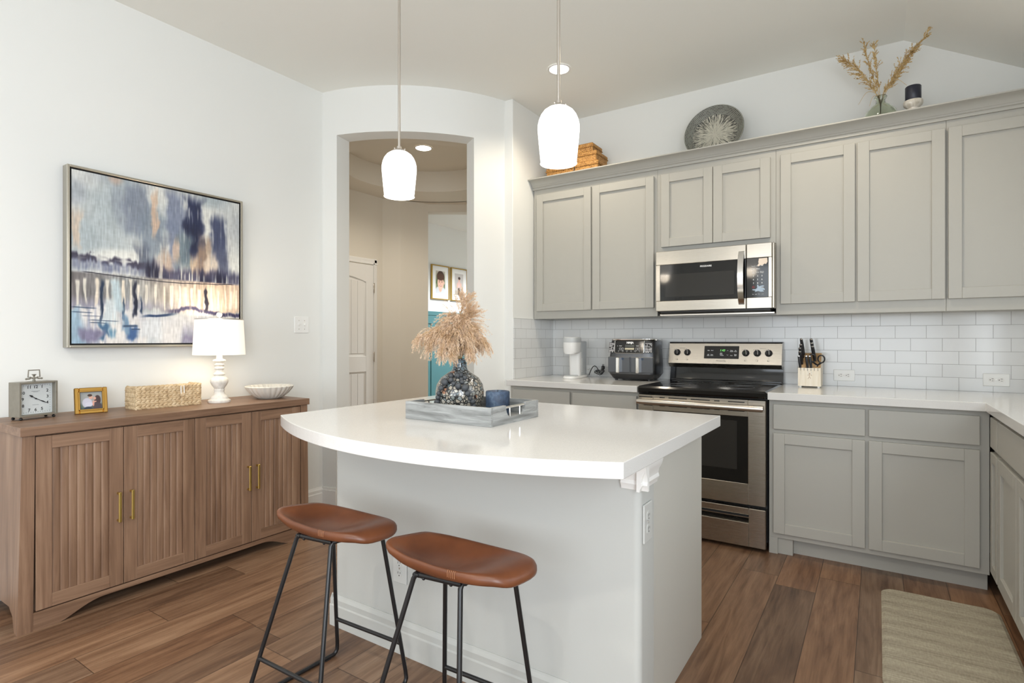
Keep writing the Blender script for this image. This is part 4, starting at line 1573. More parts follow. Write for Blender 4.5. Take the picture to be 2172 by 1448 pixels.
def abstract(U, V):
    n = lambda fu, fv, s: vnoise(U, V, fu, fv, s)
    bru = n(110, 7, 4) * .5 + n(210, 16, 5) * .3 + n(36, 5, 6) * .2            # upright brush drag
    bru = np.clip((bru - .5) * 1.9 + .5, 0, 1)
    Ux = U + .016 * (n(18, 16, 7) - .5) + .010 * (n(60, 40, 8) - .5)
    Vx = V + .030 * (n(46, 4, 9) - .5) + .022 * (n(120, 6, 19) - .5)
    img = np.ones(U.shape + (3,)) * np.array([203, 206, 204.])
    img = blend(img, (160, 172, 178), sm(.45, .85, n(5, 5, 1)) * .8)
    img = blend(img, (222, 222, 216), sm(.45, .75, n(4, 6, 2)) * .85)
    img = blend(img, (150, 156, 166), sm(.55, .85, n(7, 7, 27)) * .6 * sm(.55, .9, V))
    img = blend(img, (196, 160, 136), sm(.66, .9, n(9, 9, 3)) * .7 * sm(.78, 1, V) * sm(.55, .1, U))

    def smear(c, w, lo, hi, col, k, sd):
        e = w * (.55 + .9 * vnoise(U * 0, V, 2, 13, sd))
        edge = sm(1.15, .55, np.abs(Ux - c) / e)
        m = edge * sm(lo - .05, lo + .04, Vx) * sm(hi + .05, hi - .05, Vx)
        return m * k * (.35 + .65 * sm(.22, .6, bru + .30 * edge))
    for a in ((.34, .085, .68, .99, (112, 122, 140), .75, 10), (.42, .07, .46, .84, (122, 134, 148), .8, 12), (.365, .05, .45, .62, (74, 80, 100), .6, 13), (.29, .08, .70, .95, (128, 136, 150), .5, 26),
              (.565, .055, .50, .98, (104, 114, 142), .75, 14), (.68, .072, .56, .97, (38, 46, 78), 1.0, 16), (.665, .055, .62, .80, (28, 34, 62), .8, 17), (.62, .06, .46, .72, (104, 120, 130), .9, 18),
              (.85, .062, .54, .88, (60, 68, 98), .95, 20), (.88, .05, .44, .66, (86, 92, 116), .85, 22), (.74, .04, .44, .66, (58, 54, 70), .8, 24), (.50, .04, .46, .70, (110, 118, 134), .6, 25)):
        img = blend(img, a[4], smear(*a))
    for a in ((.44, .022, .70, .95, (208, 176, 150), .8, 30), (.50, .045, .45, .60, (198, 170, 146), .75, 31), (.69, .032, .45, .58, (206, 176, 146), .75, 32), (.755, .045, .48, .72, (164, 138, 116), .75, 33), (.80, .045, .46, .60, (216, 202, 186), .9, 36), (.02, .03, .56, .76, (214, 184, 156), .6, 34), (.57, .028, .55, .68, (212, 182, 156), .7, 35), (.73, .03, .66, .74, (70, 66, 80), .8, 37), (.46, .03, .46, .56, (222, 214, 204), .8, 38), (.62, .04, .44, .50, (226, 216, 206), .8, 39)):
        img = blend(img, a[4], smear(*a))
    # shore line and town base
    m = sm(.034, .008, np.abs(Vx - .497 + .010 * (n(6, 2, 43) - .5))) * sm(.42, .34, U) * sm(.20, .5, n(30, 40, 40) + .12)
    img = blend(img, (50, 46, 66), m * .95)
    m = sm(.05, .01, np.abs(Vx - .455)) * sm(.42, .30, U) * (.3 + .5 * bru)
    img = blend(img, (96, 104, 134), m)
    m = sm(.075, .015, np.abs(Vx - .445)) * sm(.34, .44, U) * sm(.22, .6, bru + .12)
    img = blend(img, (46, 46, 76), m * .8)
    for c, w, lo, hi in ((.43, .05, .35, .57), (.60, .032, .36, .46), (.755, .058, .35, .50), (.865, .04, .36, .54), (.50, .03, .38, .48)):
        m = sm(1.2, .5, np.abs(Ux - c) / w) * sm(lo, lo + .06, Vx) * sm(hi, hi - .10, Vx) * (.4 + .6 * sm(.2, .6, bru + .15))
        img = blend(img, (30, 30, 54), m)
    # pier band
    band = sm(.195, .225, Vx) * sm(.425, .405, V)
    left = np.array([104, 98, 98.]); mid = np.array([138, 140, 140.]); right = np.array([208, 182, 160.])
    t = np.clip((U - .30) / .5, 0, 1)[..., None]
    c = np.where(U[..., None] < .30, left + (mid - left) * (U[..., None] / .30), mid + (right - mid) * t)
    c = c * (.80 + .40 * bru)[..., None]
    img = img * (1 - band[..., None] * .94) + c * (band * .94)[..., None]
    img = blend(img, (168, 166, 186), sm(.30, .21, V) * band * .75 * sm(.75, .3, U))
    rr = np.random.default_rng(5)
    x = .03
    while x < .99:
        w = rr.uniform(.006, .0105)
        hi = .405 - rr.uniform(0, .035); lo = .20 - rr.uniform(-.03, .06)
        wv = w * (.55 + .8 * vnoise(U * 0, V, 2, 22, int(x * 9999)))
        m = sm(1.25, .6, np.abs(U - x - .010 * (vnoise(U * 0, V, 2, 9, int(x * 777)) - .5)) / wv) * sm(lo, lo + .04, Vx) * sm(hi, hi - .02, V)
        img = blend(img, (222, 216, 204) if rr.random() < .7 else (236, 224, 206), m * .92)
        x += rr.uniform(.036, .056)
    # water
    wtr = sm(.215, .185, Vx + .04 * (n(7, 2, 60) - .5))
    wc = np.ones_like(img) * np.array([208, 209, 214.])
    wc = blend(wc, (226, 222, 218), sm(.4, .7, n(6, 5, 61)))
    wc = blend(wc, (150, 156, 178), sm(.5, .85, n(60, 6, 62)) * .7 * sm(.6, .1, U))
    wc = blend(wc, (150, 148, 168), sm(.5, .8, n(14, 4, 63)) * sm(.16, .02, V) * .9)
    wc = blend(wc, (150, 178, 198), sm(.5, .8, n(9, 3, 64)) * sm(.6, .1, U) * .9)
    wc = blend(wc, (228, 220, 208), sm(.74, .84, U) * .6)
    img = img * (1 - wtr[..., None]) + wc * wtr[..., None]
    bank = .205 + .028 * np.exp(-((U - .66) / .09) ** 2) - .01 * sm(.7, .9, U) + .016 * (n(40, 2, 66) - .5)
    m = sm(.020, .004, np.abs(Vx * .4 + V * .6 - bank)) * sm(.46, .58, U) * (.25 + .75 * sm(.2, .6, bru + .12))
    img = blend(img, (64, 60, 92), m)
    m = sm(.012, .003, np.abs(V - (.172 + .13 * (U - .42)) + .01 * (n(20, 20, 69) - .5))) * sm(.34, .42, U) * sm(.60, .50, U)
    img = blend(img, (38, 60, 96), m)
    for c, w, lo, hi, col in ((.148, .011, .10, .40, (28, 46, 72)), (.262, .009, .12, .30, (44, 68, 96)), (.325, .010, .16, .41, (26, 32, 54)), (.225, .035, .18, .40, (184, 200, 206)), (.16, .03, .02, .15, (70, 106, 140)), (.315, .032, .02, .13, (66, 98, 146)), (.360, .006, .17, .30, (44, 62, 90)), (.765, .009, .20, .40, (44, 42, 56)), (.275, .025, .05, .2, (122, 150, 176)), (.19, .035, .09, .27, (212, 220, 222)), (.64, .03, .0, .06, (138, 132, 158)), (.09, .05, .01, .11, (128, 124, 150)), (.42, .06, .02, .16, (222, 224, 226)), (.20, .02, .02, .10, (110, 150, 176))):
        wv = w * (.55 + .9 * vnoise(U * 0, V, 2, 15, int(c * 4321)))
        m = sm(1.25, .5, np.abs(Ux - c) / wv) * sm(lo, lo + .03, Vx) * sm(hi, hi - .04, Vx) * (.35 + .65 * sm(.15, .55, bru + .2))
        img = blend(img, col, m)
    for c, y, w, h in ((.06, .207, .07, .005), (.05, .180, .06, .004), (.16, .135, .09, .004), (.10, .16, .06, .003), (.13, .12, .05, .004), (.30, .105, .05, .010), (.33, .085, .03, .006)):
        m = sm(w, w * .6, np.abs(U - c)) * sm(h, h * .3, np.abs(V - y + .012 * (n(9, 9, 80) - .5)))
        img = blend(img, (54, 74, 102), m * .85)
    ln = .408 + .012 * np.cos(U * 5 + .4) + .004 * (n(12, 2, 81) - .5)
    img = blend(img, (24, 24, 40), sm(.004, .0015, np.abs(V - ln)) * sm(.04, .08, U) * sm(.97, .93, U) * .9)
    img = img * (1 + .16 * (n(240, 24, 70) - .5) + .05 * (n(50, 90, 71) - .5))[..., None]
    return img


XP = XL + .002
r = thing('painting', 'large blue grey abstract harbour painting in slim silver frame above the sideboard', 'painting', (XP, -2.58, 1.172))
py0, py1, pz0, pz1, pf = -3.040, -2.126, 1.172, 2.086, XL + .058
SIL = metal('champagne_frame', (.50, .47, .40, 1), .35)
mb = MB()
fw = .012
mb.box(XP, pf, py0, py0 + fw, pz0, pz1, .0015); mb.box(XP, pf, py1 - fw, py1, pz0, pz1, .0015)
mb.box(XP, pf, py0 + fw, py1 - fw, pz0, pz0 + fw, .0015); mb.box(XP, pf, py0 + fw, py1 - fw, pz1 - fw, pz1, .0015)
put('frame', mb, SIL, r)
mb = MB(); mb.box(XP + .004, pf - .014, py0 + fw, py1 - fw, pz0 + fw, pz1 - fw); put('backing', mb, M['dark'], r)
g = fw + .008
picture('canvas', 330, 330, abstract, lambda u, v: (pf - .006, py0 + g + (py1 - py0 - 2 * g) * u, pz0 + g + (pz1 - pz0 - 2 * g) * v), r, .45)


def ell(U, V, cx, cy, rx, ry, soft=.25):
    d = ((U - cx) / rx) ** 2 + ((V - cy) / ry) ** 2
    return sm(1 + soft, 1 - soft, d)


def couple(U, V):
    img = np.ones(U.shape + (3,)) * np.array([150, 152, 150.])
    img = blend(img, (92, 104, 96), sm(.45, .2, V)); img = blend(img, (60, 74, 66), sm(.25, .05, V + .1 * vnoise(U, V, 8, 8, 1)))
    img = blend(img, (188, 186, 200), ell(U, V, .34, .38, .21, .27)); img = blend(img, (196, 194, 208), ell(U, V, .42, .30, .17, .12))
    img = blend(img, (40, 52, 70), ell(U, V, .38, .08, .18, .10))
    img = blend(img, (206, 158, 138), ell(U, V, .50, .68, .085, .10)); img = blend(img, (62, 44, 36), ell(U, V, .46, .79, .10, .07))
    img = blend(img, (66, 46, 46), ell(U, V, .78, .52, .14, .26)); img = blend(img, (204, 154, 136), ell(U, V, .66, .62, .06, .08))
    img = blend(img, (70, 58, 64), ell(U, V, .76, .18, .20, .20)); img = blend(img, (206, 152, 134), ell(U, V, .60, .34, .035, .16)); img = blend(img, (206, 152, 134), ell(U, V, .66, .44, .08, .035))
    return img


r = thing('photo_frame', 'small gilded photo frame with couple portrait between clock and basket', 'photo frame', (-0.950, -2.986, ZS), PI / 2 - 0.18)
lean = Matrix.Rotation(-.20, 4, 'X')
mb = MB(); mb.X = lean
w, h, f = .066, .128, .019
for a in ((-w, -w + f, 0, h), (w - f, w, 0, h), (-w + f, w - f, 0, f), (-w + f, w - f, h - f, h)):
    mb.box(a[0], a[1], 0, .016, a[2], a[3], .003)
for a in ((-w + f * .75, -w + f + .003, f, h - f), (w - f - .003, w - f * .75, f, h - f), (-w + f, w - f, f * .75, f + .003), (-w + f, w - f, h - f - .003, h - f * .75)):
    mb.box(a[0], a[1], -.003, .01, a[2], a[3], .0015)
put('frame', mb, M['gold'], r, local=True)
picture('photograph', 70, 80, couple, lambda u, v: tuple(lean @ Vector((-w + f + (2 * w - 2 * f) * u, .008, f + (h - 2 * f) * v))), r, .25, True)
mb = MB(); mb.X = lean; mb.box(-w + f, w - f, .009, .013, f, h - f); put('backing', mb, M['dark'], r, local=True)
mb = MB(); mb.tube([(0, .036, .085), (0, .066, .003)], .004, 8); put('easel_leg', mb, M['dark'], r, local=True)

# ------------------------------------------------------------------ lidded woven basket
HY = NT('water_hyacinth')
h1 = HY.noise(HY.co(), 38, 3, .6)
HY.color(HY.ramp(h1, [(.25, lin(158, 132, 98)), (.5, lin(196, 172, 136)), (.75, lin(216, 196, 164))]))
HY.set(Roughness=.65); HY.bump(HY.noise(HY.mapping(HY.co(), (300, 60, 300)), 1, 2), .3, .001); HY = HY.m
r = thing('woven_basket', 'lidded braided seagrass basket with white loop closure on the sideboard', 'basket', (-0.962, -2.648, ZS), PI / 2 - 0.03)
bw, bd_, bh = .158, .064, .094


def braid_row(mb, p0, p1, z, nrm, hgt=.024, step=.021):
    p0, p1 = Vector(p0), Vector(p1)
    L = (p1 - p0).length
    n = max(2, round(L / step))
    d = (p1 - p0) / L
    nrm = Vector(nrm)
    for i in range(n):
        c = p0 + d * (L * (i + .5) / n)
        for s in (-1, 1):
            a = s * .50
            ax = (d * math.cos(a) + Vector((0, 0, 1)) * math.sin(a))
            up = nrm.cross(ax)
            X = Matrix(((ax.x, nrm.x, up.x, c.x + random.uniform(-.001, .001)), (ax.y, nrm.y, up.y, c.y), (ax.z, nrm.z, up.z, z + s * hgt * .26 + random.uniform(-.001, .001)), (0, 0, 0, 1)))
            mb.X = X
            mb.sphere((0, 0, 0), (  .0185, .0075, .0088), 9, 6)
    mb.X = None


mb = MB()
mb.box(-bw + .004, bw - .004, -bd_ + .004, bd_ - .004, 0.002, bh)
for k in range(4):
    z = .0125 + k * .0235
    for a, b, nn in (((-bw, -bd_), (bw, -bd_), (0, -1, 0)), ((bw, -bd_), (bw, bd_), (1, 0, 0)), ((bw, bd_), (-bw, bd_), (0, 1, 0)), ((-bw, bd_), (-bw, -bd_), (-1, 0, 0))):
        braid_row(mb, (a[0], a[1], 0), (b[0], b[1], 0), z, nn)
put('body', mb, HY, r, local=True)
mb = MB()
mb.box(-bw - .001, bw + .001, -bd_ - .001, bd_ + .001, bh, bh + .016, .006)
for a, b, nn in (((-bw, -bd_), (bw, -bd_), (0, -1, 0)), ((bw, -bd_), (bw, bd_), (1, 0, 0)), ((-bw, bd_), (-bw, -bd_), (-1, 0, 0))):
    braid_row(mb, (a[0], a[1], 0), (b[0], b[1], 0), bh + .010, nn, .018)
for k in range(5):
    braid_row(mb, (-bw, -bd_ + .013 + k * .026, 0), (bw, -bd_ + .013 + k * .026, 0), bh + .017, (0, 0, 1), .0) if False else None
    y = -bd_ + .013 + k * .026
    for i in range(14):
        mb.sphere((-bw + .012 + i * .0228, y, bh + .016), (.013, .011, .004), 8, 5)
put('lid', mb, HY, r, local=True)
mb = MB()
mb.tube([(.052, -bd_ - .008, bh + .018), (.052, -bd_ - .012, bh - .03), (.060, -bd_ - .013, bh - .036), (.068, -bd_ - .012, bh - .03), (.068, -bd_ - .008, bh + .018)], .0022, 8)
put('closure_loop', mb, M['white'], r, local=True)
mb = MB(); mb.X = Matrix.Translation((.060, -bd_ - .010, bh - .030)) @ FRONT; mb.lathe([(0, .006), (.009, .005), (.011, .002), (.009, 0)], (0, 0, 0), 16); put('button', mb, HY, r, local=True)

# ------------------------------------------------------------------ table lamp
WWD = NT('whitewashed_wood'); k_ = WWD.noise(WWD.mapping(WWD.co(), (60, 60, 20)), 1, 4)
WWD.color(WWD.ramp(k_, [(.3, (.62, .60, .55)), (.6, (.78, .76, .72))])); WWD.set(Roughness=.5); WWD = WWD.m
LX, LY = -0.905, -2.378
r = thing('table_lamp', 'lit white turned table lamp with linen drum shade on the sideboard', 'lamp', (LX, LY, ZS))
mb = MB()
prof = [(0, 0), (.058, 0), (.060, .006), (.059, .014), (.050, .019), (.046, .024), (.047, .030), (.042, .036), (.034, .042), (.030, .050), (.027, .060), (.0265, .066), (.029, .072), (.026, .078), (.030, .086), (.040, .100), (.047, .116), (.0475, .126), (.043, .138), (.032, .148), (.024, .153), (.026, .157), (.031, .161), (.031, .165), (.024, .169), (.020, .178), (.021, .188), (.027, .192), (.028, .197), (.022, .202), (.020, .208), (.026, .212), (.028, .217), (.022, .222), (.019, .230), (.033, .236), (.034, .242), (.030, .246), (.016, .250), (.015, .275), (0, .275)]
mb.lathe(prof, (LX, LY, ZS), 36); put('base', mb, WWD, r, angle=50)
LSH = NT('lit_linen_shade')
wv = LSH.n('ShaderNodeTexNoise'); wv.inputs['Scale'].default_value = 260
LSH.set(Base_Color=(.85, .82, .76, 1), Roughness=.9, Emission_Color=(1.0, .90, .75, 1), Emission_Strength=0.55)
LSH.bump(wv.outputs['Fac'], .3, .0006); LSH = LSH.m
mb = MB()
z0, z1 = ZS + .274, ZS + .480
mb.lathe([(.137, z0), (.126, z1), (.1245, z1), (.1355, z0), (.137, z0)], (LX, LY, 0), 56); put('lamp_shade', mb, LSH, r, angle=60)
mb = MB(); mb.lathe([(.1262, z1 - .006), (.1268, z1 + .0005), (.124, z1 + .0005)], (LX, LY, 0), 56)
for k in range(3):
    a = 2 * PI * k / 3
    mb.tube([(LX, LY, z1 - .012), (LX + .124 * math.cos(a), LY + .124 * math.sin(a), z1 - .004)], .0018, 6)
mb.lathe([(.012, z1 - .015), (.012, z1 - .008), (.003, z1 - .008), (.003, z1 + .012)], (LX, LY, 0), 14)
put('shade_fitter', mb, M['nickel'], r)
mb = MB(); mb.sphere((LX, LY, z1 + .026), .0155, 16, 12); put('finial', mb, WWD, r)
mb = MB(); mb.sphere((LX, LY, z0 + .09), (.028, .028, .036), 16, 10); mb.lathe([(.013, z0), (.013, z0 + .06)], (LX, LY, 0), 14); put('bulb', mb, emis('lit_bulb', (1, .85, .62, 1), 18.0), r)
point_light('lamp_glow', (LX, LY, z0 + .145), 3.2, (1.0, .86, .66), .03)

# ------------------------------------------------------------------ fluted bowl
r_bowl = MB()
prof = [(0, .004), (.05, .003), (.062, 0), (.066, .002), (.084, .012), (.110, .034), (.128, .056), (.138, .074), (.134, .078), (.126, .070), (.104, .045), (.076, .024), (.045, .016), (0, .015)]
r_bowl.lathe(prof, (0, 0, 0), 168, lambda a, rr, z: rr * (1 + (.055 * abs(math.sin(a * 13)) - .030) * min(1, max(0, (rr - .05) / .04)) * (1 if z < .079 else 1)))
BOWL = paint('cream_ceramic', (.66, .64, .585, 1), .55, 60, .05)
single('fluted_bowl', 'shallow cream fluted bowl on the right end of the sideboard', 'bowl', r_bowl, BOWL, (-0.868, -2.085, ZS), 0, None, True, 60)

# ================================================================== bar stools
BM = M['blackmetal']


def stool(label, dx, dy, rot=0.0):
    base = (0.705 + dx, -2.895 + dy, 0)
    r = thing('bar_stool', label, 'bar stool', base, rot, 'bar stools at the island')
    L = lambda x, y, z: (x - .705, y + 2.895, z)
    A1, B1, C1, D1 = L(.640, -2.966, .553), L(.789, -2.948, .553), L(.860, -2.795, .553), L(.612, -2.800, .553)
    A0, B0, C0, D0 = L(.520, -3.080, .0082), L(.885, -3.080, .0082), L(.888, -2.700, .0082), L(.533, -2.712, .0082)

    def lerp(a, b, t): return tuple(a[i] + (b[i] - a[i]) * t for i in range(3))
    R = .0072
    for top, bot, other, nxt in ((A1, A0, D0, B1), (D1, D0, A0, A1), (B1, B0, C0, C1), (C1, C0, B0, B1)):
        mb = MB()
        e = lerp(bot, other, .075)
        pts = [lerp(top, nxt, .10), lerp(top, nxt, .03), lerp(top, bot, .02), lerp(top, bot, .05), lerp(top, bot, .92), lerp(lerp(top, bot, .97), e, .06), lerp(lerp(top, bot, .985), e, .3), lerp(bot, other, .045), e]
        mb.tube(pts, R, 12); put('leg', mb, BM, r, local=True)
    for a, b in ((A0, D0), (B0, C0)):
        mb = MB(); mb.tube([lerp(a, b, .07), lerp(a, b, .93)], R, 12)
        fr = put('floor_rail', mb, BM, r, local=True)
        for t in (.13, .87):
            p = lerp(a, b, t)
            mb = MB(); mb.box(p[0] - .008, p[0] + .008, p[1] - .012, p[1] + .012, 0.0003, .004, .001); put('glide', mb, M['blackplastic'], fr, local=True)
    zf = .152
    t = 1 - (zf - .008) / .545
    for a, b in ((lerp(A1, A0, t), lerp(B1, B0, t)), (lerp(D1, D0, t), lerp(C1, C0, t))):
        mb = MB(); mb.tube([a, b], R * .95, 12); put('footrest', mb, BM, r, local=True)
    mb = MB(); mb.tube([A1, B1, C1, D1], R, 10, closed=True)
    for a, b in ((A1, B1), (D1, C1)):
        for t in (.2, .8):
            p = lerp(a, b, t); mb.sphere((p[0], p[1], p[2] - .006), .0055, 8, 6)
    put('seat_frame', mb, BM, r, local=True)
    # moulded leather shell: turned-up lip on the left, waterfall on the right
    cx, cy, hx, hy = .742 - .705, -2.880 + 2.895, .206, .106

    def ztop(x, y):
        lip = max(0.0, (-x - .18) / .82) ** 1.5
        g = min(1, max(0, (.78 - x) / .85)); g = g * g * (3 - 2 * g)
        zz = .607 - .036 * g * (1 - abs(y) ** 2.6) * (1 - max(0, (-x - .55) / .45) ** 2.2)
        zz += .006 * max(0, (-x - .6) / .4) - .012 * max(0, (x - .82) / .18) ** 2
        zz += .026 * max(0, (-x - .25) / .75) ** 1.3 * (.55 - .45 * y)
        return zz
    mb = MB()
    n = 56
    rings = [(.0, 0, 't'), (.22, 0, 't'), (.42, 0, 't'), (.6, 0, 't'), (.75, 0, 't'), (.87, 0, 't'), (.95, -.001, 't'), (.99, -.005, 't'), (1.012, -.012, 't'), (1.012, -.020, 't'), (.99, -.027, 't'), (.955, -.030, 't'), (.93, -.031, 't'), (.88, .30, 'b'), (.78, .66, 'b'), (.66, .93, 'b'), (.5, 1, 'b'), (.2, 1, 'b'), (0, 1, 'b')]
    vs, fs = [], []
    for rho, dz, kind in rings:
        for k in range(n):
            a = 2 * PI * k / n
            c, s = math.cos(a), math.sin(a)
            ex = 5.5 if c < 0 else 3.4
            ux = math.copysign(abs(c) ** (2 / ex), c) * rho
            uy = math.copysign(abs(s) ** (2 / ex), s) * rho
            x, y = cx + hx * ux + .018 * uy, cy + hy * uy
            if kind == 't':
                z = ztop(max(-1, min(1, ux)), max(-1, min(1, uy))) + dz
                if rho > .98 and ux < -.8:
                    x -= .006 * (rho > .98)
            else:
                zt = ztop(ux, uy) - .031
                gb = min(1, max(0, (.72 - ux) / .5)); dz = dz * gb * gb * (3 - 2 * gb)
                z = zt * (1 - dz) + .5625 * dz
                z = min(z, zt)
            vs.append((x, y, z))
    for i in range(len(rings) - 1):
        for k in range(n):
            l = (k + 1) % n
            fs.append((i * n + k, i * n + l, (i + 1) * n + l, (i + 1) * n + k))
    mb.add(vs, fs, True)
    st = put('seat', mb, M['leather'], r, local=True, angle=70)
    mb = MB()
    for k in range(5):
        x = cx + .035 + k * .006
        mb.tube([(x, cy - hy * 1.012 - .0012, ztop(.2, -1) - .022), (x, cy - hy * 1.012 - .0012, ztop(.2, -1) - .010), (x, cy - hy * .99, ztop(.2, -1) - .003)], .0006, 5)
    put('stitching', mb, NT('tan_thread').set(Base_Color=lin(170, 120, 86)).m if 'tan_thread' not in bpy.data.materials else bpy.data.materials['tan_thread'], st, local=True)
    return r


stool('black-legged bar stool with brown leather seat, farther left, nearer the sideboard', 0.0, 0.0)
stool('black-legged bar stool with brown leather seat, right one, overlapping the first', 0.545, -0.012, 0.0)

# ================================================================== lights
for k, (x, y, z0, z1, lab) in enumerate(((0.452, -2.3, 1.862, 2.070, 'lit white glass pendant on the left, in front of the archway'), (1.275, -2.3, 1.870, 2.084, 'lit white glass pendant on the right, in front of the upper cabinets'))):
    r = thing('pendant_light', lab, 'pendant light', (x, y, z0), 0, 'pendants over the island')
    mb = MB(); mb.tube([(x, y, z1 - .005), (x, y, ZC - .02)], .0062, 12); put('rod', mb, M['nickel'], r)
    mb = MB(); mb.lathe([(0, ZC - .028), (.055, ZC - .028), (.064, ZC - .02), (.065, ZC - .0005)], (x, y, 0), 32); put('canopy', mb, M['nickel'], r)
    mb = MB(); mb.lathe([(.007, z1 + .022), (.011, z1 + .020), (.012, z1 + .008), (.026, z1 + .004), (.033, z1 - .004), (.034, z1 - .010)], (x, y, 0), 28)
    for a in (.4, 2.5, 4.6):
        mb.sphere((x + .026 * math.cos(a), y + .026 * math.sin(a), z1 + .006), .004, 8, 6)
    put('cap', mb, M['nickel'], r)
    H = z1 - z0
    pr_ = [(.0655, z0), (.068, z0 + .012), (.0725, z0 + H * .28), (.0765, z0 + H * .48), (.0785, z0 + H * .60), (.0775, z0 + H * .68), (.0735, z0 + H * .76), (.0665, z0 + H * .84), (.0555, z0 + H * .91), (.041, z0 + H * .96), (.025, z0 + H * .99), (.010, z1)]
    pr_ += [(rr - .004 if rr > .02 else rr, zz - (.003 if rr < .06 else 0)) for rr, zz in pr_[::-1]] + [(.069, z0)]
    mb = MB(); mb.lathe(pr_, (x, y, 0), 48); put('glass_shade', mb, M['pendant'], r, angle=60)
    mb = MB(); mb.sphere((x, y, z0 + H * .5), (.028, .028, .04), 14, 10); put('bulb', mb, M['lens'], r)
    point_light('pendant_glow', (x, y, z0 - .02), 2.0, WARM, .05)


def can(x, y, z, lab, rt=.081, rl=.062, power=40, color=(1.0, .94, .85), visible=True, group=None, spot=2.5):
    r = thing('recessed_light', lab, 'ceiling light', (x, y, z), 0, group)
    mb = MB(); mb.lathe([(rl, z - .001), (rl + .004, z - .006), (rt - .004, z - .006), (rt, z - .001)], (x, y, 0), 40); put('trim_ring', mb, M['trim'], r)
    mb = MB(); mb.lathe([(0, z - .004), (rl + .001, z - .004), (rl + .001, z - .0005)], (x, y, 0), 40); put('lens', mb, M['lens'], r)
    spot_light('downlight', (x, y, z - .03), power, color, spot, .7, .06)


can(0.484, -0.836, ZC, 'lit round recessed ceiling light behind the right pendant rod', power=42, color=(1.0, .87, .68))
can(-1.331, -0.183, ZC, 'lit round recessed light in the hall ceiling beyond the archway', .085, .070, 62, (1.0, .91, .78))
can(-1.6, 2.6, 2.9, 'added unseen ceiling light brightening the study beyond the hall', power=620, color=(.90, .96, 1.0))  # lamp added out of view to brighten the far room
g = 'added unseen recessed lights over the kitchen and living room'
for x, y in ((2.0, -1.05), (0.3, -4.6), (1.9, -4.6), (0.3, -6.6), (1.9, -6.6)):  # unseen cans added to even out the room's brightness
    can(x, y, ZC, 'unseen round recessed ceiling light added above or behind the camera', power=42 if y > -2 else 70, group=g, color=(1.0, .87, .68) if y > -2 else (1.0, .94, .85))

# ================================================================== on the island
ZI = 0.9146
GWD = NT('grey_washed_wood'); k1 = GWD.noise(GWD.mapping(GWD.co(), (5, 40, 50)), 1, 5, .65, .8)
GWD.color(GWD.ramp(k1, [(.28, lin(96, 97, 96)), (.5, lin(140, 142, 141)), (.72, lin(172, 174, 174))])); GWD.set(Roughness=.55); GWD = GWD.m
GWY = NT('grey_washed_wood_side'); k1 = GWY.noise(GWY.mapping(GWY.co(), (40, 5, 50)), 1, 5, .65, .8)
GWY.color(GWY.ramp(k1, [(.28, lin(96, 97, 96)), (.5, lin(140, 142, 141)), (.72, lin(172, 174, 174))])); GWY.set(Roughness=.55); GWY = GWY.m
tx0, tx1, ty0, ty1, tz1 = .782, 1.178, -2.600, -2.285, .980
r = thing('serving_tray', 'grey-washed wooden tray with two metal handles on the island', 'tray', (.98, -2.4425, ZI))
mb = MB(); mb.box(tx0 + .012, tx1 - .012, ty0 + .012, ty1 - .012, ZI, ZI + .010); put('bottom', mb, GWD, r)
for y in (ty0, ty1 - .012):
    mb = MB(); mb.box(tx0, tx1, y, y + .012, ZI, tz1, .0008); put('long_side', mb, GWD, r)
for x in (tx0, tx1 - .012):
    mb = MB()
    ya, yb, ym = ty0 + .0122, ty1 - .0122, (ty0 + ty1) / 2
    c = [(ym - .066, tz1)] + [(ym - .066 + .028 * (1 - math.cos(t * PI / 2 / 5)), tz1 - .042 * math.sin(t * PI / 2 / 5)) for t in range(1, 6)]
    c += [(ym + .066 - .028 * (1 - math.cos(t * PI / 2 / 5)), tz1 - .042 * math.sin(t * PI / 2 / 5)) for t in range(5, 0, -1)] + [(ym + .066, tz1)]
    mb.prism([(ya, ZI), (ya, tz1)] + c + [(yb, tz1), (yb, ZI)], 0, x, x + .012)
    put('short_side', mb, GWY, r)
    mb = MB(); xm = x + .006
    mb.tube([(xm, ym - .068, tz1 - .008), (xm, ym + .068, tz1 - .008)], .0042, 10)
    for s in (-1, 1): mb.tube([(xm, ym + s * .033, tz1 - .008), (xm, ym + s * .033, tz1 - .043)], .003, 8)
    put('handle', mb, M['chrome'], r)

ZT = ZI + .0102
VX, VY = .90, -2.42
VM = NT('mosaic_crackle_glass')
vo = VM.n('ShaderNodeTexVoronoi', feature='DISTANCE_TO_EDGE'); vo.inputs['Scale'].default_value = 75; VM.l(VM.co(), vo.inputs['Vector'])
vc = VM.n('ShaderNodeTexVoronoi'); vc.inputs['Scale'].default_value = 75; VM.l(VM.co(), vc.inputs['Vector'])
bigv = VM.n('ShaderNodeTexVoronoi', feature='F1'); bigv.inputs['Scale'].default_value = 17; VM.l(VM.co(), bigv.inputs['Vector'])
tone = VM.ramp(VM.sep(vc.outputs['Color'])[0], [(0, lin(92, 108, 112)), (.3, lin(150, 142, 128)), (.6, lin(168, 160, 146)), (.8, lin(120, 128, 130)), (1, lin(196, 190, 178))])
xx, yy_, zz_ = VM.sep(VM.co())
teal = VM.ramp(zz_, [(1.035, (0, 0, 0)), (1.085, (1, 1, 1))]) if False else VM.math('MULTIPLY_ADD', zz_, 14.0, -14.6, clamp=True)
tone = VM.mix(VM.math('MULTIPLY', teal, .8), tone, lin(62, 96, 114))
orange = VM.math('LESS_THAN', bigv.outputs['Distance'], .24)
tone = VM.mix(VM.math('MULTIPLY', orange, .75), tone, lin(150, 86, 42))
edge = VM.math('LESS_THAN', vo.outputs['Distance'], .10)
VM.color(VM.mix(edge, tone, lin(40, 40, 40)))
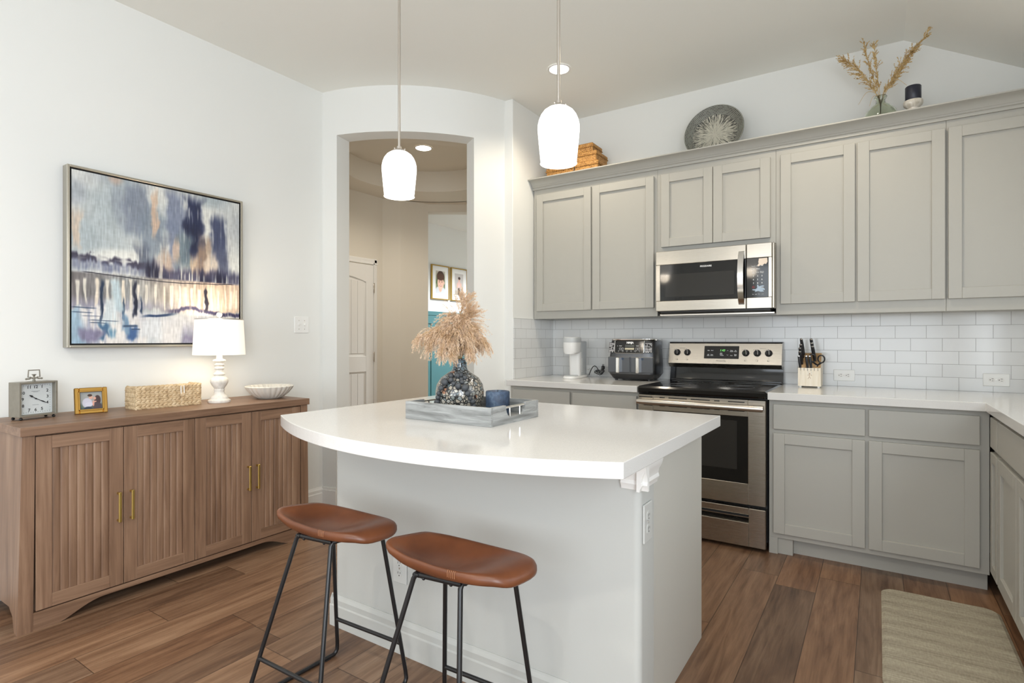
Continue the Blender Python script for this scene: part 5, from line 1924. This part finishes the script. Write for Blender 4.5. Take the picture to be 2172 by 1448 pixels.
VM.set(Roughness=.12); VM.b.inputs['Coat Weight'].default_value = .4
VM.bump(vo.outputs['Distance'], .4, .002); VM = VM.m
mb = MB()
prof = [(0, 0), (.058, 0), (.068, .005), (.085, .028), (.0945, .060), (.0955, .085), (.090, .112), (.074, .138), (.050, .155), (.033, .166), (.027, .178), (.026, .198), (.029, .212), (.0265, .213), (.023, .198), (.023, .18)]
mb.lathe(prof, (VX, VY, ZT), 56)
r = tag(put('mosaic_vase', mb, VM), 'round crackle mosaic vase with teal neck on the grey tray', 'vase')

BEADS = [(0.8671, -2.5139, 0.9737, 0.0116), (0.8732, -2.5186, 0.9924, 0.0091), (0.8787, -2.5213, 1.0088, 0.0086), (0.8923, -2.5243, 1.0295, 0.0111), (0.9027, -2.5215, 1.0519, 0.0141), (0.913, -2.5047, 1.0745, 0.0111), (0.9252, -2.5103, 1.0595, 0.0101), (0.9395, -2.51, 1.0464, 0.0091), (0.9439, -2.4946, 1.075, 0.0121), (0.955, -2.4809, 1.0776, 0.0101), (0.971, -2.4735, 1.068, 0.0101), (0.9611, -2.4863, 1.0619, 0.0081), (0.9661, -2.4894, 1.0525, 0.0091), (0.9597, -2.5048, 1.0386, 0.0121), (0.981, -2.4902, 1.0322, 0.0141), (0.9865, -2.4822, 1.0104, 0.0116), (0.9886, -2.4707, 0.9919, 0.0091), (0.9915, -2.4599, 0.9793, 0.0101), (0.9866, -2.4478, 0.9615, 0.0091)]
BEAD = paint('grey_painted_bead', (.055, .06, .066, 1), .6, 90, .06)
r = thing('bead_garland', 'garland of dark grey wooden beads draped over the mosaic vase', 'garland', (.93, -2.50, 1.05))
for x, y, z, rad in BEADS:
    v = Vector((x - VX, y - VY, 0))
    zr = z - ZT                         # keep each bead just outside the vase wall
    for (r0, h0), (r1, h1) in zip(prof[:13], prof[1:14]):
        if h0 <= zr <= h1 and h1 > h0:
            rv = r0 + (r1 - r0) * (zr - h0) / (h1 - h0)
            v = v.normalized() * max(rv + rad * .97, v.length if v.length < rv + rad * 1.3 else 0)
            break
    mb = MB(); mb.sphere((VX + v.x, VY + v.y, z), rad, 16, 12); put('bead', mb, BEAD, r)
mb = MB(); mb.tube([(b[0], b[1], b[2]) for b in BEADS[:9]], .0012, 5); put('string', mb, HB, r)

CM = NT('mottled_navy_wax'); k2 = CM.noise(CM.mapping(CM.co(), (30, 30, 24)), 1, 5, .7)
CM.color(CM.ramp(k2, [(.32, lin(34, 44, 62)), (.52, lin(54, 72, 96)), (.75, lin(98, 116, 136))])); CM.set(Roughness=.5); CM = CM.m


def candle(label, x, y, z, rad, h, mat):
    r = thing('pillar_candle', label, 'candle', (x, y, z))
    mb = MB(); mb.lathe([(0, 0), (rad - .002, 0), (rad, .002), (rad, h - .004), (rad - .003, h), (rad * .82, h - .001), (rad * .75, h - .006), (0, h - .008)], (x, y, z), 48); put('wax', mb, mat, r, angle=60)
    mb = MB(); mb.tube([(x, y, z + h - .009), (x + .001, y, z + h + .004)], .0012, 6); put('wick', mb, M['dark'], r)
    return r


candle('mottled navy pillar candle on the grey tray beside the vase', 1.060, -2.39, ZT, .046, .092, CM)

# ------------------------------------------------------------------ grasses
PAM = NT('pampas_fluff')
pr1 = PAM.noise(PAM.co(), 26, 3, .6)
pr2 = PAM.noise(PAM.co(), 400, 1)
f_ = PAM.math('ADD', PAM.math('MULTIPLY', pr1, .7), PAM.math('MULTIPLY', pr2, .35))
PAM.color(PAM.ramp(f_, [(.28, lin(158, 118, 76)), (.45, lin(204, 172, 138)), (.60, lin(224, 200, 176)), (.8, lin(238, 222, 206))]))
PAM.set(Roughness=.9); PAM.b.inputs['Subsurface Weight'].default_value = 0.0
PAM = PAM.m
STRAW = NT('dry_straw'); s1 = STRAW.noise(STRAW.co(), 60, 2)
STRAW.color(STRAW.ramp(s1, [(.3, lin(176, 142, 86)), (.7, lin(222, 196, 142))])); STRAW.set(Roughness=.8); STRAW = STRAW.m


def bez(cp, n):
    cp = np.array(cp, float)
    # Catmull-Rom through the control points
    P = np.vstack([2 * cp[0] - cp[1], cp, 2 * cp[-1] - cp[-2]])
    out = []
    m = len(cp) - 1
    for i in range(n + 1):
        s = min(i / n * m, m - 1e-6)
        k = int(s); t = s - k
        a, b, c, d = P[k], P[k + 1], P[k + 2], P[k + 3]
        out.append(.5 * ((2 * b) + (-a + c) * t + (2 * a - 5 * b + 4 * c - d) * t * t + (-a + 3 * b - 3 * c + d) * t ** 3))
    return np.array(out)


def hair_mesh(name, V, quads, tris):
    me = bpy.data.meshes.new(name)
    me.vertices.add(len(V)); me.vertices.foreach_set('co', V.astype(np.float32).ravel())
    loops = np.concatenate([quads.ravel(), tris.ravel()]).astype(np.int32)
    me.loops.add(len(loops)); me.loops.foreach_set('vertex_index', loops)
    nq, nt = len(quads), len(tris)
    start = np.concatenate([np.arange(nq) * 4, nq * 4 + np.arange(nt) * 3]).astype(np.int32)
    me.polygons.add(nq + nt); me.polygons.foreach_set('loop_start', start)
    me.polygons.foreach_set('use_smooth', np.ones(nq + nt, bool))
    me.update(calc_edges=True)
    return me


def tassels(cp, nb, s0, bmin, bmax, bspread, bdroop, nh, hlen, hspread, hdroop, width, seed, taper=.5, ks=6):
    """branchlets leaving a curved stem, each carrying fine hairs"""
    R = np.random.default_rng(seed)
    n = 60
    C = bez(cp, n)
    T = np.gradient(C, axis=0); T /= np.linalg.norm(T, axis=1)[:, None]
    s = s0 + (1 - s0) * (np.arange(nb) + R.random(nb)) / nb
    i = np.clip((s * n).astype(int), 0, n)
    p = C[i].copy(); t = T[i]
    rad = R.normal(0, 1, (nb, 3)); rad -= (rad * t).sum(1)[:, None] * t
    rad /= np.linalg.norm(rad, axis=1)[:, None] + 1e-9
    d = t + rad * (bspread * (.4 + .9 * R.random(nb)))[:, None]
    d /= np.linalg.norm(d, axis=1)[:, None]
    q = (s - s0) / (1 - s0)
    L = (bmin + (bmax - bmin) * R.random(nb)) * (1 - taper * np.abs(q - .4) / .6)
    P = [p.copy()]; D = [d.copy()]
    for k in range(ks):
        d = d + np.array([0, 0, -1.0]) * (bdroop / ks) + R.normal(0, .09, (nb, 3))
        d /= np.linalg.norm(d, axis=1)[:, None]
        p = p + d * (L / ks)[:, None]
        P.append(p.copy()); D.append(d.copy())
    P = np.stack(P, 1); D = np.stack(D, 1)            # nb, ks+1, 3
    b = np.repeat(np.arange(nb), nh)
    cnt = nb * nh
    u = R.random(cnt) ** .8 * (ks - 1e-4)
    k0 = u.astype(int); f = (u - k0)[:, None]
    base = P[b, k0] * (1 - f) + P[b, k0 + 1] * f
    t = D[b, k0]
    rad = R.normal(0, 1, (cnt, 3)); rad -= (rad * t).sum(1)[:, None] * t
    rad /= np.linalg.norm(rad, axis=1)[:, None] + 1e-9
    d = t + rad * (hspread * (.3 + R.random(cnt)))[:, None]
    d /= np.linalg.norm(d, axis=1)[:, None]
    hl = hlen * (.45 + .9 * R.random(cnt)) * (1 - .45 * u / ks)
    side = np.cross(d, R.normal(0, 1, (cnt, 3))); side /= np.linalg.norm(side, axis=1)[:, None] + 1e-9
    mid = base + d * (hl * .5)[:, None] + R.normal(0, .0006, (cnt, 3))
    d2 = d + np.array([0, 0, -1.0]) * hdroop; d2 /= np.linalg.norm(d2, axis=1)[:, None]
    tip = mid + d2 * (hl * .5)[:, None]
    w = (width * (.6 + .7 * R.random(cnt)))[:, None] * .5
    V = np.stack([base - side * w * .5, base + side * w * .5, mid + side * w, mid - side * w, tip], 1)
    o = (np.arange(cnt) * 5)[:, None]
    return C, P, V.reshape(-1, 3), (o + np.array([[0, 1, 2, 3]]), o + np.array([[3, 2, 4]]))


def plume(name, label, cat, group, cp, fluff, stem_r=.0014, **kw):
    C, P, vs, fs = tassels(cp, **kw)
    r = thing(name, label, cat, tuple(cp[0]), 0, group)
    me = hair_mesh('plume', vs, *fs)
    me.materials.append(fluff)
    put('plume', me, None, r)
    mb = MB(); mb.tube([tuple(p) for p in C[::4]], stem_r, 6)
    for br in P:
        mb.tube([tuple(p) for p in br[::2]], [stem_r * .28, stem_r * .25, stem_r * .2, stem_r * .1][:len(br[::2])], 3)
    put('stem', mb, STRAW, r)
    return r


NK = np.array([VX, VY, ZT + .205])
RT, TW, UP = np.array([.836, .549, 0]), np.array([.549, -.836, 0]), np.array([0, 0, 1.])


def loc(c): return NK + RT * c[0] + TW * c[1] + UP * c[2]


pg = 'pampas plumes in the mosaic vase'
low = (0, 0, -.10)
specs = [
    ('topmost upright tan pampas plume in the mosaic vase', [low, (0, 0, 0), (-.006, 0, .12), (.006, -.01, .20), (.018, -.005, .245)], .35, .55, .5),
    ('second upright pampas plume leaning right below the topmost one', [low, (.004, 0, 0), (.012, 0, .12), (.030, .01, .17), (.040, .015, .195)], .35, .7, .7),
    ('tan pampas plume arching farthest left out of the mosaic vase', [low, (-.005, 0, 0), (-.04, .02, .110), (-.10, .03, .122), (-.165, .03, .085)], .28, .8, 1.7),
    ('tan pampas plume arching farthest right out of the mosaic vase', [low, (.006, 0, 0), (.03, .02, .110), (.070, .025, .100), (.108, .025, .062)], .28, .8, 1.7),
]
gen = [
    [low, (-.004, .004, 0), (-.03, .03, .115), (-.075, .05, .110), (-.115, .055, .050)],
    [low, (-.004, .006, 0), (-.02, .045, .110), (-.045, .080, .085), (-.062, .092, .030)],
    [low, (0, .006, 0), (.0, .045, .110), (-.015, .080, .08), (-.022, .092, .025)],
    [low, (.004, .006, 0), (.02, .040, .110), (.040, .065, .08), (.050, .075, .035)],
    [low, (-.002, 0, 0), (-.015, .0, .13), (-.030, .01, .165), (-.050, .02, .155)],
    [low, (.002, -.004, 0), (.02, -.03, .12), (.045, -.05, .115), (.080, -.06, .060)],
    [low, (0, -.006, 0), (-.02, -.04, .12), (-.045, -.07, .11), (-.085, -.09, .055)],
    [low, (0, .004, 0), (.0, .03, .12), (.005, .045, .14), (.018, .055, .115)],
    [low, (-.003, .003, 0), (-.03, .02, .11), (-.06, .035, .128), (-.105, .05, .105)],
    [low, (.001, .002, 0), (.0, .01, .13), (-.008, .02, .165), (.006, .03, .165)],
    [low, (.003, .002, 0), (.02, .01, .12), (.035, .02, .138), (.062, .03, .115)],
    [low, (-.003, .002, 0), (-.02, .03, .12), (-.035, .05, .130), (-.058, .07, .100)],
]
for cp in gen:
    specs.append(('tan pampas plume drooping within the cluster over the mosaic vase', cp, .30, .85, 1.8))
for i, (lab, cp, s0, sp, dr_) in enumerate(specs):
    plume('pampas_stem', lab, 'dried grass', pg, [loc(c) for c in cp], PAM, nb=88, s0=s0, bmin=.055, bmax=.118, bspread=sp, bdroop=dr_, nh=52, hlen=.013, hspread=.8, hdroop=.5, width=.0012, seed=100 + i)

# ================================================================== on top of the upper cabinets
ZK = 2.4455
WOV = NT('golden_rattan')
w1 = WOV.noise(WOV.co(), 55, 2); w2 = WOV.n('ShaderNodeTexVoronoi'); w2.inputs['Scale'].default_value = 130
WOV.l(WOV.mapping(WOV.co(), (1, 1, 1.6)), w2.inputs['Vector'])
ff = WOV.math('ADD', WOV.math('MULTIPLY', w1, .5), WOV.math('MULTIPLY', w2.outputs['Distance'], .7))
WOV.color(WOV.ramp(ff, [(.2, lin(214, 172, 104)), (.5, lin(190, 140, 74)), (.85, lin(120, 78, 34))])); WOV.set(Roughness=.6); WOV.bump(w2.outputs['Distance'], -.6, .003); WOV = WOV.m
z = ZK
for i, (x0, x1, y0, y1, h, lab) in enumerate(((.075, .525, -.305, -.055, .118, 'bottom and widest woven rattan box stacked above the left upper cabinet'), (.115, .505, -.290, -.075, .080, 'middle woven rattan box in the stack above the left upper cabinet'), (.150, .468, -.275, -.095, .068, 'top and smallest woven rattan box of the stack'))):
    r = thing('rattan_box', lab, 'box', ((x0 + x1) / 2, (y0 + y1) / 2, z), 0, 'stacked rattan boxes')
    mb = MB(); mb.box(x0 + .004, x1 - .004, y0 + .004, y1 - .004, z, z + h - .028, .005); put('body', mb, WOV, r)
    mb = MB(); mb.box(x0, x1, y0, y1, z + h - .032, z + h - .0005, .008)
    mb.tube([(x0, y0, z + h - .031), (x1, y0, z + h - .031), (x1, y1, z + h - .031), (x0, y1, z + h - .031)], .0035, 6, closed=True)
    put('lid', mb, WOV, r)
    if i == 0:
        mb = MB(); mb.tube([((x0 + x1) / 2 + .03, y0 - .003, z + h - .02), ((x0 + x1) / 2 + .03, y0 - .006, z + h - .045), ((x0 + x1) / 2 + .026, y0 - .004, z + h - .06)], .003, 6); put('clasp', mb, BP, r)
    z += h

# leaning round platter
PLT = NT('whitewashed_twig_platter')
px_, py_, pz_ = PLT.sep(PLT.co())
ang = PLT.math('ARCTAN2', py_, px_)
rad_ = PLT.math('SQRT', PLT.math('ADD', PLT.math('MULTIPLY', px_, px_), PLT.math('MULTIPLY', py_, py_)))
ca, sa = PLT.math('COSINE', ang), PLT.math('SINE', ang)
rn = PLT.noise(PLT.comb(PLT.math('MULTIPLY', ca, 26.0), PLT.math('MULTIPLY', sa, 26.0), PLT.math('MULTIPLY', rad_, 22.0)), 1.0, 3, .7)
ring_c = PLT.n('ShaderNodeTexBrick'); ring_c.inputs['Scale'].default_value = 1.0; ring_c.inputs['Brick Width'].default_value = .11; ring_c.inputs['Row Height'].default_value = .013; ring_c.inputs['Mortar Size'].default_value = .0016
ring_c.inputs['Color1'].default_value = lin(92, 98, 94); ring_c.inputs['Color2'].default_value = lin(54, 58, 56); ring_c.inputs['Mortar'].default_value = lin(190, 186, 170)
PLT.l(PLT.comb(ang, PLT.math('ADD', rad_, pz_), 0.0), ring_c.inputs['Vector'])
lighten = PLT.math('MULTIPLY', PLT.math('SUBTRACT', .15, rad_, clamp=True), 1.1)
radial = PLT.ramp(PLT.math('ADD', rn, lighten), [(.44, lin(44, 46, 44)), (.52, lin(120, 118, 108)), (.57, lin(196, 192, 176))])
PLT.color(PLT.mix(PLT.math('GREATER_THAN', rad_, .148), radial, ring_c.outputs['Color'])); PLT.set(Roughness=.55); PLT.bump(rn, .4, .003); PLT = PLT.m
mb = MB()
mb.lathe([(0, .006), (.12, .008), (.150, .014), (.180, .040), (.196, .052), (.200, .050), (.188, .036), (.158, .006), (.13, 0), (0, 0)], (0, 0, 0), 72)
me = mb.mesh('round_platter', PLT, 50)
o = bpy.data.objects.new('round_platter', me); COL.objects.link(o)
o.location = (1.325, -.115, ZK + .192)
o.rotation_euler = (PI / 2 - .22, 0, 0)
tag(o, 'round dark whitewashed platter leaning on the wall above the microwave cabinet', 'platter')

# glass bud vase with dried grass, candle on stone holder
GV = NT('smoky_green_glass'); GV.set(Base_Color=(.80, .84, .74, 1), Roughness=.02, IOR=1.45); GV.b.inputs['Transmission Weight'].default_value = 1.0; GV = GV.m
gx, gy = 2.287, -.205
mb = MB()
mb.lathe([(0, 0), (.045, 0), (.068, .012), (.086, .045), (.088, .07), (.078, .105), (.052, .135), (.030, .150), (.023, .160), (.023, .176), (.030, .186), (.033, .192), (.030, .197), (.026, .192), (.019, .180), (.0185, .160), (.026, .150), (.048, .132), (.073, .103), (.083, .07), (.081, .046), (.064, .016), (.04, .006), (0, .006)], (gx, gy, ZK), 48)
tag(put('bud_vase', mb, GV), 'round smoky glass vase holding dried grass above the upper cabinets', 'vase')
NK2 = np.array([gx, gy, ZK + .19])
gs = [('leftmost bushy dried grass stem in the glass vase', (-.195, -.02, .275), (-.10, -.005, .17), 1300, .30),
      ('second dried grass stem from the left, thin and upright', (-.085, 0, .345), (-.05, 0, .18), 420, .35),
      ('upright dried grass stem in the middle of the glass vase', (-.030, .01, .330), (-.02, 0, .17), 460, .35),
      ('tallest dried grass stem arching right to the ceiling slope', (.235, -.03, .325), (.13, -.01, .18), 560, .45),
      ('bushy dried grass stem leaning right in the glass vase', (.155, -.02, .235), (.08, -.005, .12), 1400, .30)]
for i, (lab, tip, mid, cnt, s0) in enumerate(gs):
    cp = [NK2 + np.array((0, 0, -.14)), NK2 + np.array((tip[0] * .06, 0, 0)), NK2 + np.array(mid), NK2 + np.array(tip)]
    big = cnt > 1000
    plume('dried_grass_stem', lab, 'dried grass', 'dried grass in the glass vase', cp, STRAW, .0016, nb=90 if big else 40, s0=.40 if big else .44, bmin=.035, bmax=.085 if big else .055, bspread=.60 if big else .45, bdroop=.25, nh=16, hlen=.017, hspread=.5, hdroop=.3, width=.0036, seed=300 + i, taper=.35)
for i, (c1, c2, c3) in enumerate((((-.03, -.02, .03), (-.07, -.03, .035), (-.11, -.04, -.03)), ((.03, -.02, .06), (.08, -.03, .075), (.125, -.03, .03)), ((-.02, -.02, .01), (-.04, -.03, .0), (-.055, -.035, -.05)))):
    mb = MB(); pts = bez([NK2 + np.array((0, 0, -.05)), NK2 + np.array((c1[0] * .3, c1[1] * .3, 0)), NK2 + np.array(c1), NK2 + np.array(c2), NK2 + np.array(c3)], 16)
    mb.tube([tuple(p) for p in pts], [.0022 * (1 - .6 * k / 16) for k in range(17)], 5)
    single('grass_blade', ('dry leaf blade curling left from the glass vase', 'dry leaf blade curling right towards the candle', 'short dry leaf blade hanging at the vase neck')[i], 'dried grass', mb, STRAW, tuple(NK2), 0, 'dried grass in the glass vase')
MAR = NT('cream_marble'); m1 = MAR.noise(MAR.co(), 22, 5, .6, 1.5); MAR.color(MAR.ramp(m1, [(.35, lin(206, 196, 180)), (.6, lin(236, 230, 220))])); MAR.set(Roughness=.3); MAR = MAR.m
hx_, hy_ = 2.442, -.225
mb = MB(); mb.lathe([(0, 0), (.040, 0), (.042, .006), (.026, .018), (.022, .05), (.026, .085), (.044, .100), (.047, .108), (.047, .124), (.044, .127), (0, .127)], (hx_, hy_, ZK), 40)
tag(put('candle_holder', mb, MAR), 'cream stone candle holder above the upper cabinets', 'candle holder')
candle('dark navy pillar candle on the stone holder above the cabinets', hx_, hy_, ZK + .1272, .0385, .082, NT('near_black_wax').set(Base_Color=lin(38, 40, 54), Roughness=.35).m)

# ================================================================== mat and hall pictures
mb = MB()
mx0, mx1, my0, my1, rr = 2.287, 2.722, -1.82, -.888, .055


def rrect(x0, x1, y0, y1, q):
    p = []
    for cx, cy, a in ((x1 - q, y0 + q, -90), (x1 - q, y1 - q, 0), (x0 + q, y1 - q, 90), (x0 + q, y0 + q, 180)):
        for i in range(7):
            t = math.radians(a + 15 * i); p.append((cx + q * math.cos(t), cy + q * math.sin(t)))
    return p


pa, pb = rrect(mx0, mx1, my0, my1, rr), rrect(mx0 + .012, mx1 - .012, my0 + .012, my1 - .012, rr - .01)
n = len(pa)
mb.add([(x, y, .0005) for x, y in pa] + [(x, y, .007) for x, y in pa] + [(x, y, .014) for x, y in pb], [tuple(range(n - 1, -1, -1)), tuple(2 * n + i for i in range(n))] + [(a * n + i, a * n + (i + 1) % n, (a + 1) * n + (i + 1) % n, (a + 1) * n + i) for a in (0, 1) for i in range(n)])
single('kitchen_mat', 'taupe woven-look cushioned kitchen mat on the floor before the sink cabinets', 'mat', mb, M['rug'], (2.5, -1.35, 0.0))


def boy(U, V):
    img = np.ones(U.shape + (3,)) * np.array([150, 150, 120.])
    img = blend(img, (74, 96, 56), sm(.4, .8, vnoise(U, V, 5, 6, 3)) * sm(.75, .4, V)); img = blend(img, (196, 190, 176), sm(.7, 1, V))
    img = blend(img, (206, 208, 212), ell(U, V, .5, .05, .62, .26)); img = blend(img, (226, 176, 156), ell(U, V, .5, .22, .16, .16))
    img = blend(img, (70, 50, 42), ell(U, V, .52, .74, .40, .26, .12)); img = blend(img, (232, 188, 168), ell(U, V, .52, .46, .33, .28, .12))
    img = blend(img, (86, 58, 44), ell(U, V, .52, .74, .37, .16, .2)); img = blend(img, (230, 186, 166), ell(U, V, .90, .48, .05, .07)); 
    for x in (.40, .66):
        img = blend(img, (70, 50, 44), ell(U, V, x, .51, .055, .018, .4)); img = blend(img, (120, 84, 66), ell(U, V, x, .56, .07, .010, .5))
    img = blend(img, (212, 160, 140), ell(U, V, .53, .42, .05, .022, .5)); img = blend(img, (176, 84, 80), ell(U, V, .53, .335, .13, .028, .3)); img = blend(img, (244, 236, 228), ell(U, V, .53, .343, .10, .012, .3))
    return img


def toddler(U, V):
    img = np.ones(U.shape + (3,)) * np.array([196, 190, 186.])
    img = blend(img, (176, 164, 150), sm(.25, .18, V)); img = blend(img, (58, 52, 56), ell(U, V, .5, .18, .13, .22)); img = blend(img, (222, 186, 180), ell(U, V, .5, .50, .17, .17))
    img = blend(img, (224, 180, 160), ell(U, V, .30, .46, .06, .13)); img = blend(img, (224, 180, 160), ell(U, V, .72, .46, .06, .13)); img = blend(img, (226, 184, 166), ell(U, V, .52, .72, .11, .09)); img = blend(img, (62, 44, 40), ell(U, V, .52, .79, .13, .065))
    for x in (.48, .57): img = blend(img, (60, 44, 40), ell(U, V, x, .72, .018, .010, .4))
    img = blend(img, (186, 100, 96), ell(U, V, .52, .67, .035, .009, .4))
    return img


xw = -3.15
for lab, ya, yb, za, zb, fn in (('gold framed close-up portrait of a child on the far study wall', 1.965, 2.362, 1.800, 2.305, boy), ('gold framed photo of a standing toddler partly behind the pampas tip', 2.405, 2.80, 1.800, 2.305, toddler)):
    r = thing('picture_frame', lab, 'picture', (xw, (ya + yb) / 2, za), 0, 'framed portraits in the study')
    mb = MB(); f = .014
    for a in ((ya, ya + f, za, zb), (yb - f, yb, za, zb), (ya + f, yb - f, za, za + f), (ya + f, yb - f, zb - f, zb)):
        mb.box(xw + .0005, xw + .03, a[0], a[1], a[2], a[3], .0012)
    put('frame', mb, M['goldframe'], r)
    mb = MB(); mb.box(xw + .001, xw + .016, ya + f, yb - f, za + f, zb - f); put('mat_board', mb, M['trim'], r)
    ym, zm = (ya + yb) / 2, (za + zb) / 2 + .005
    picture('photograph', 60, 90, fn, lambda u, v: (xw + .0168, ym - .105 + .21 * u, zm - .165 + .33 * v), r, .3)
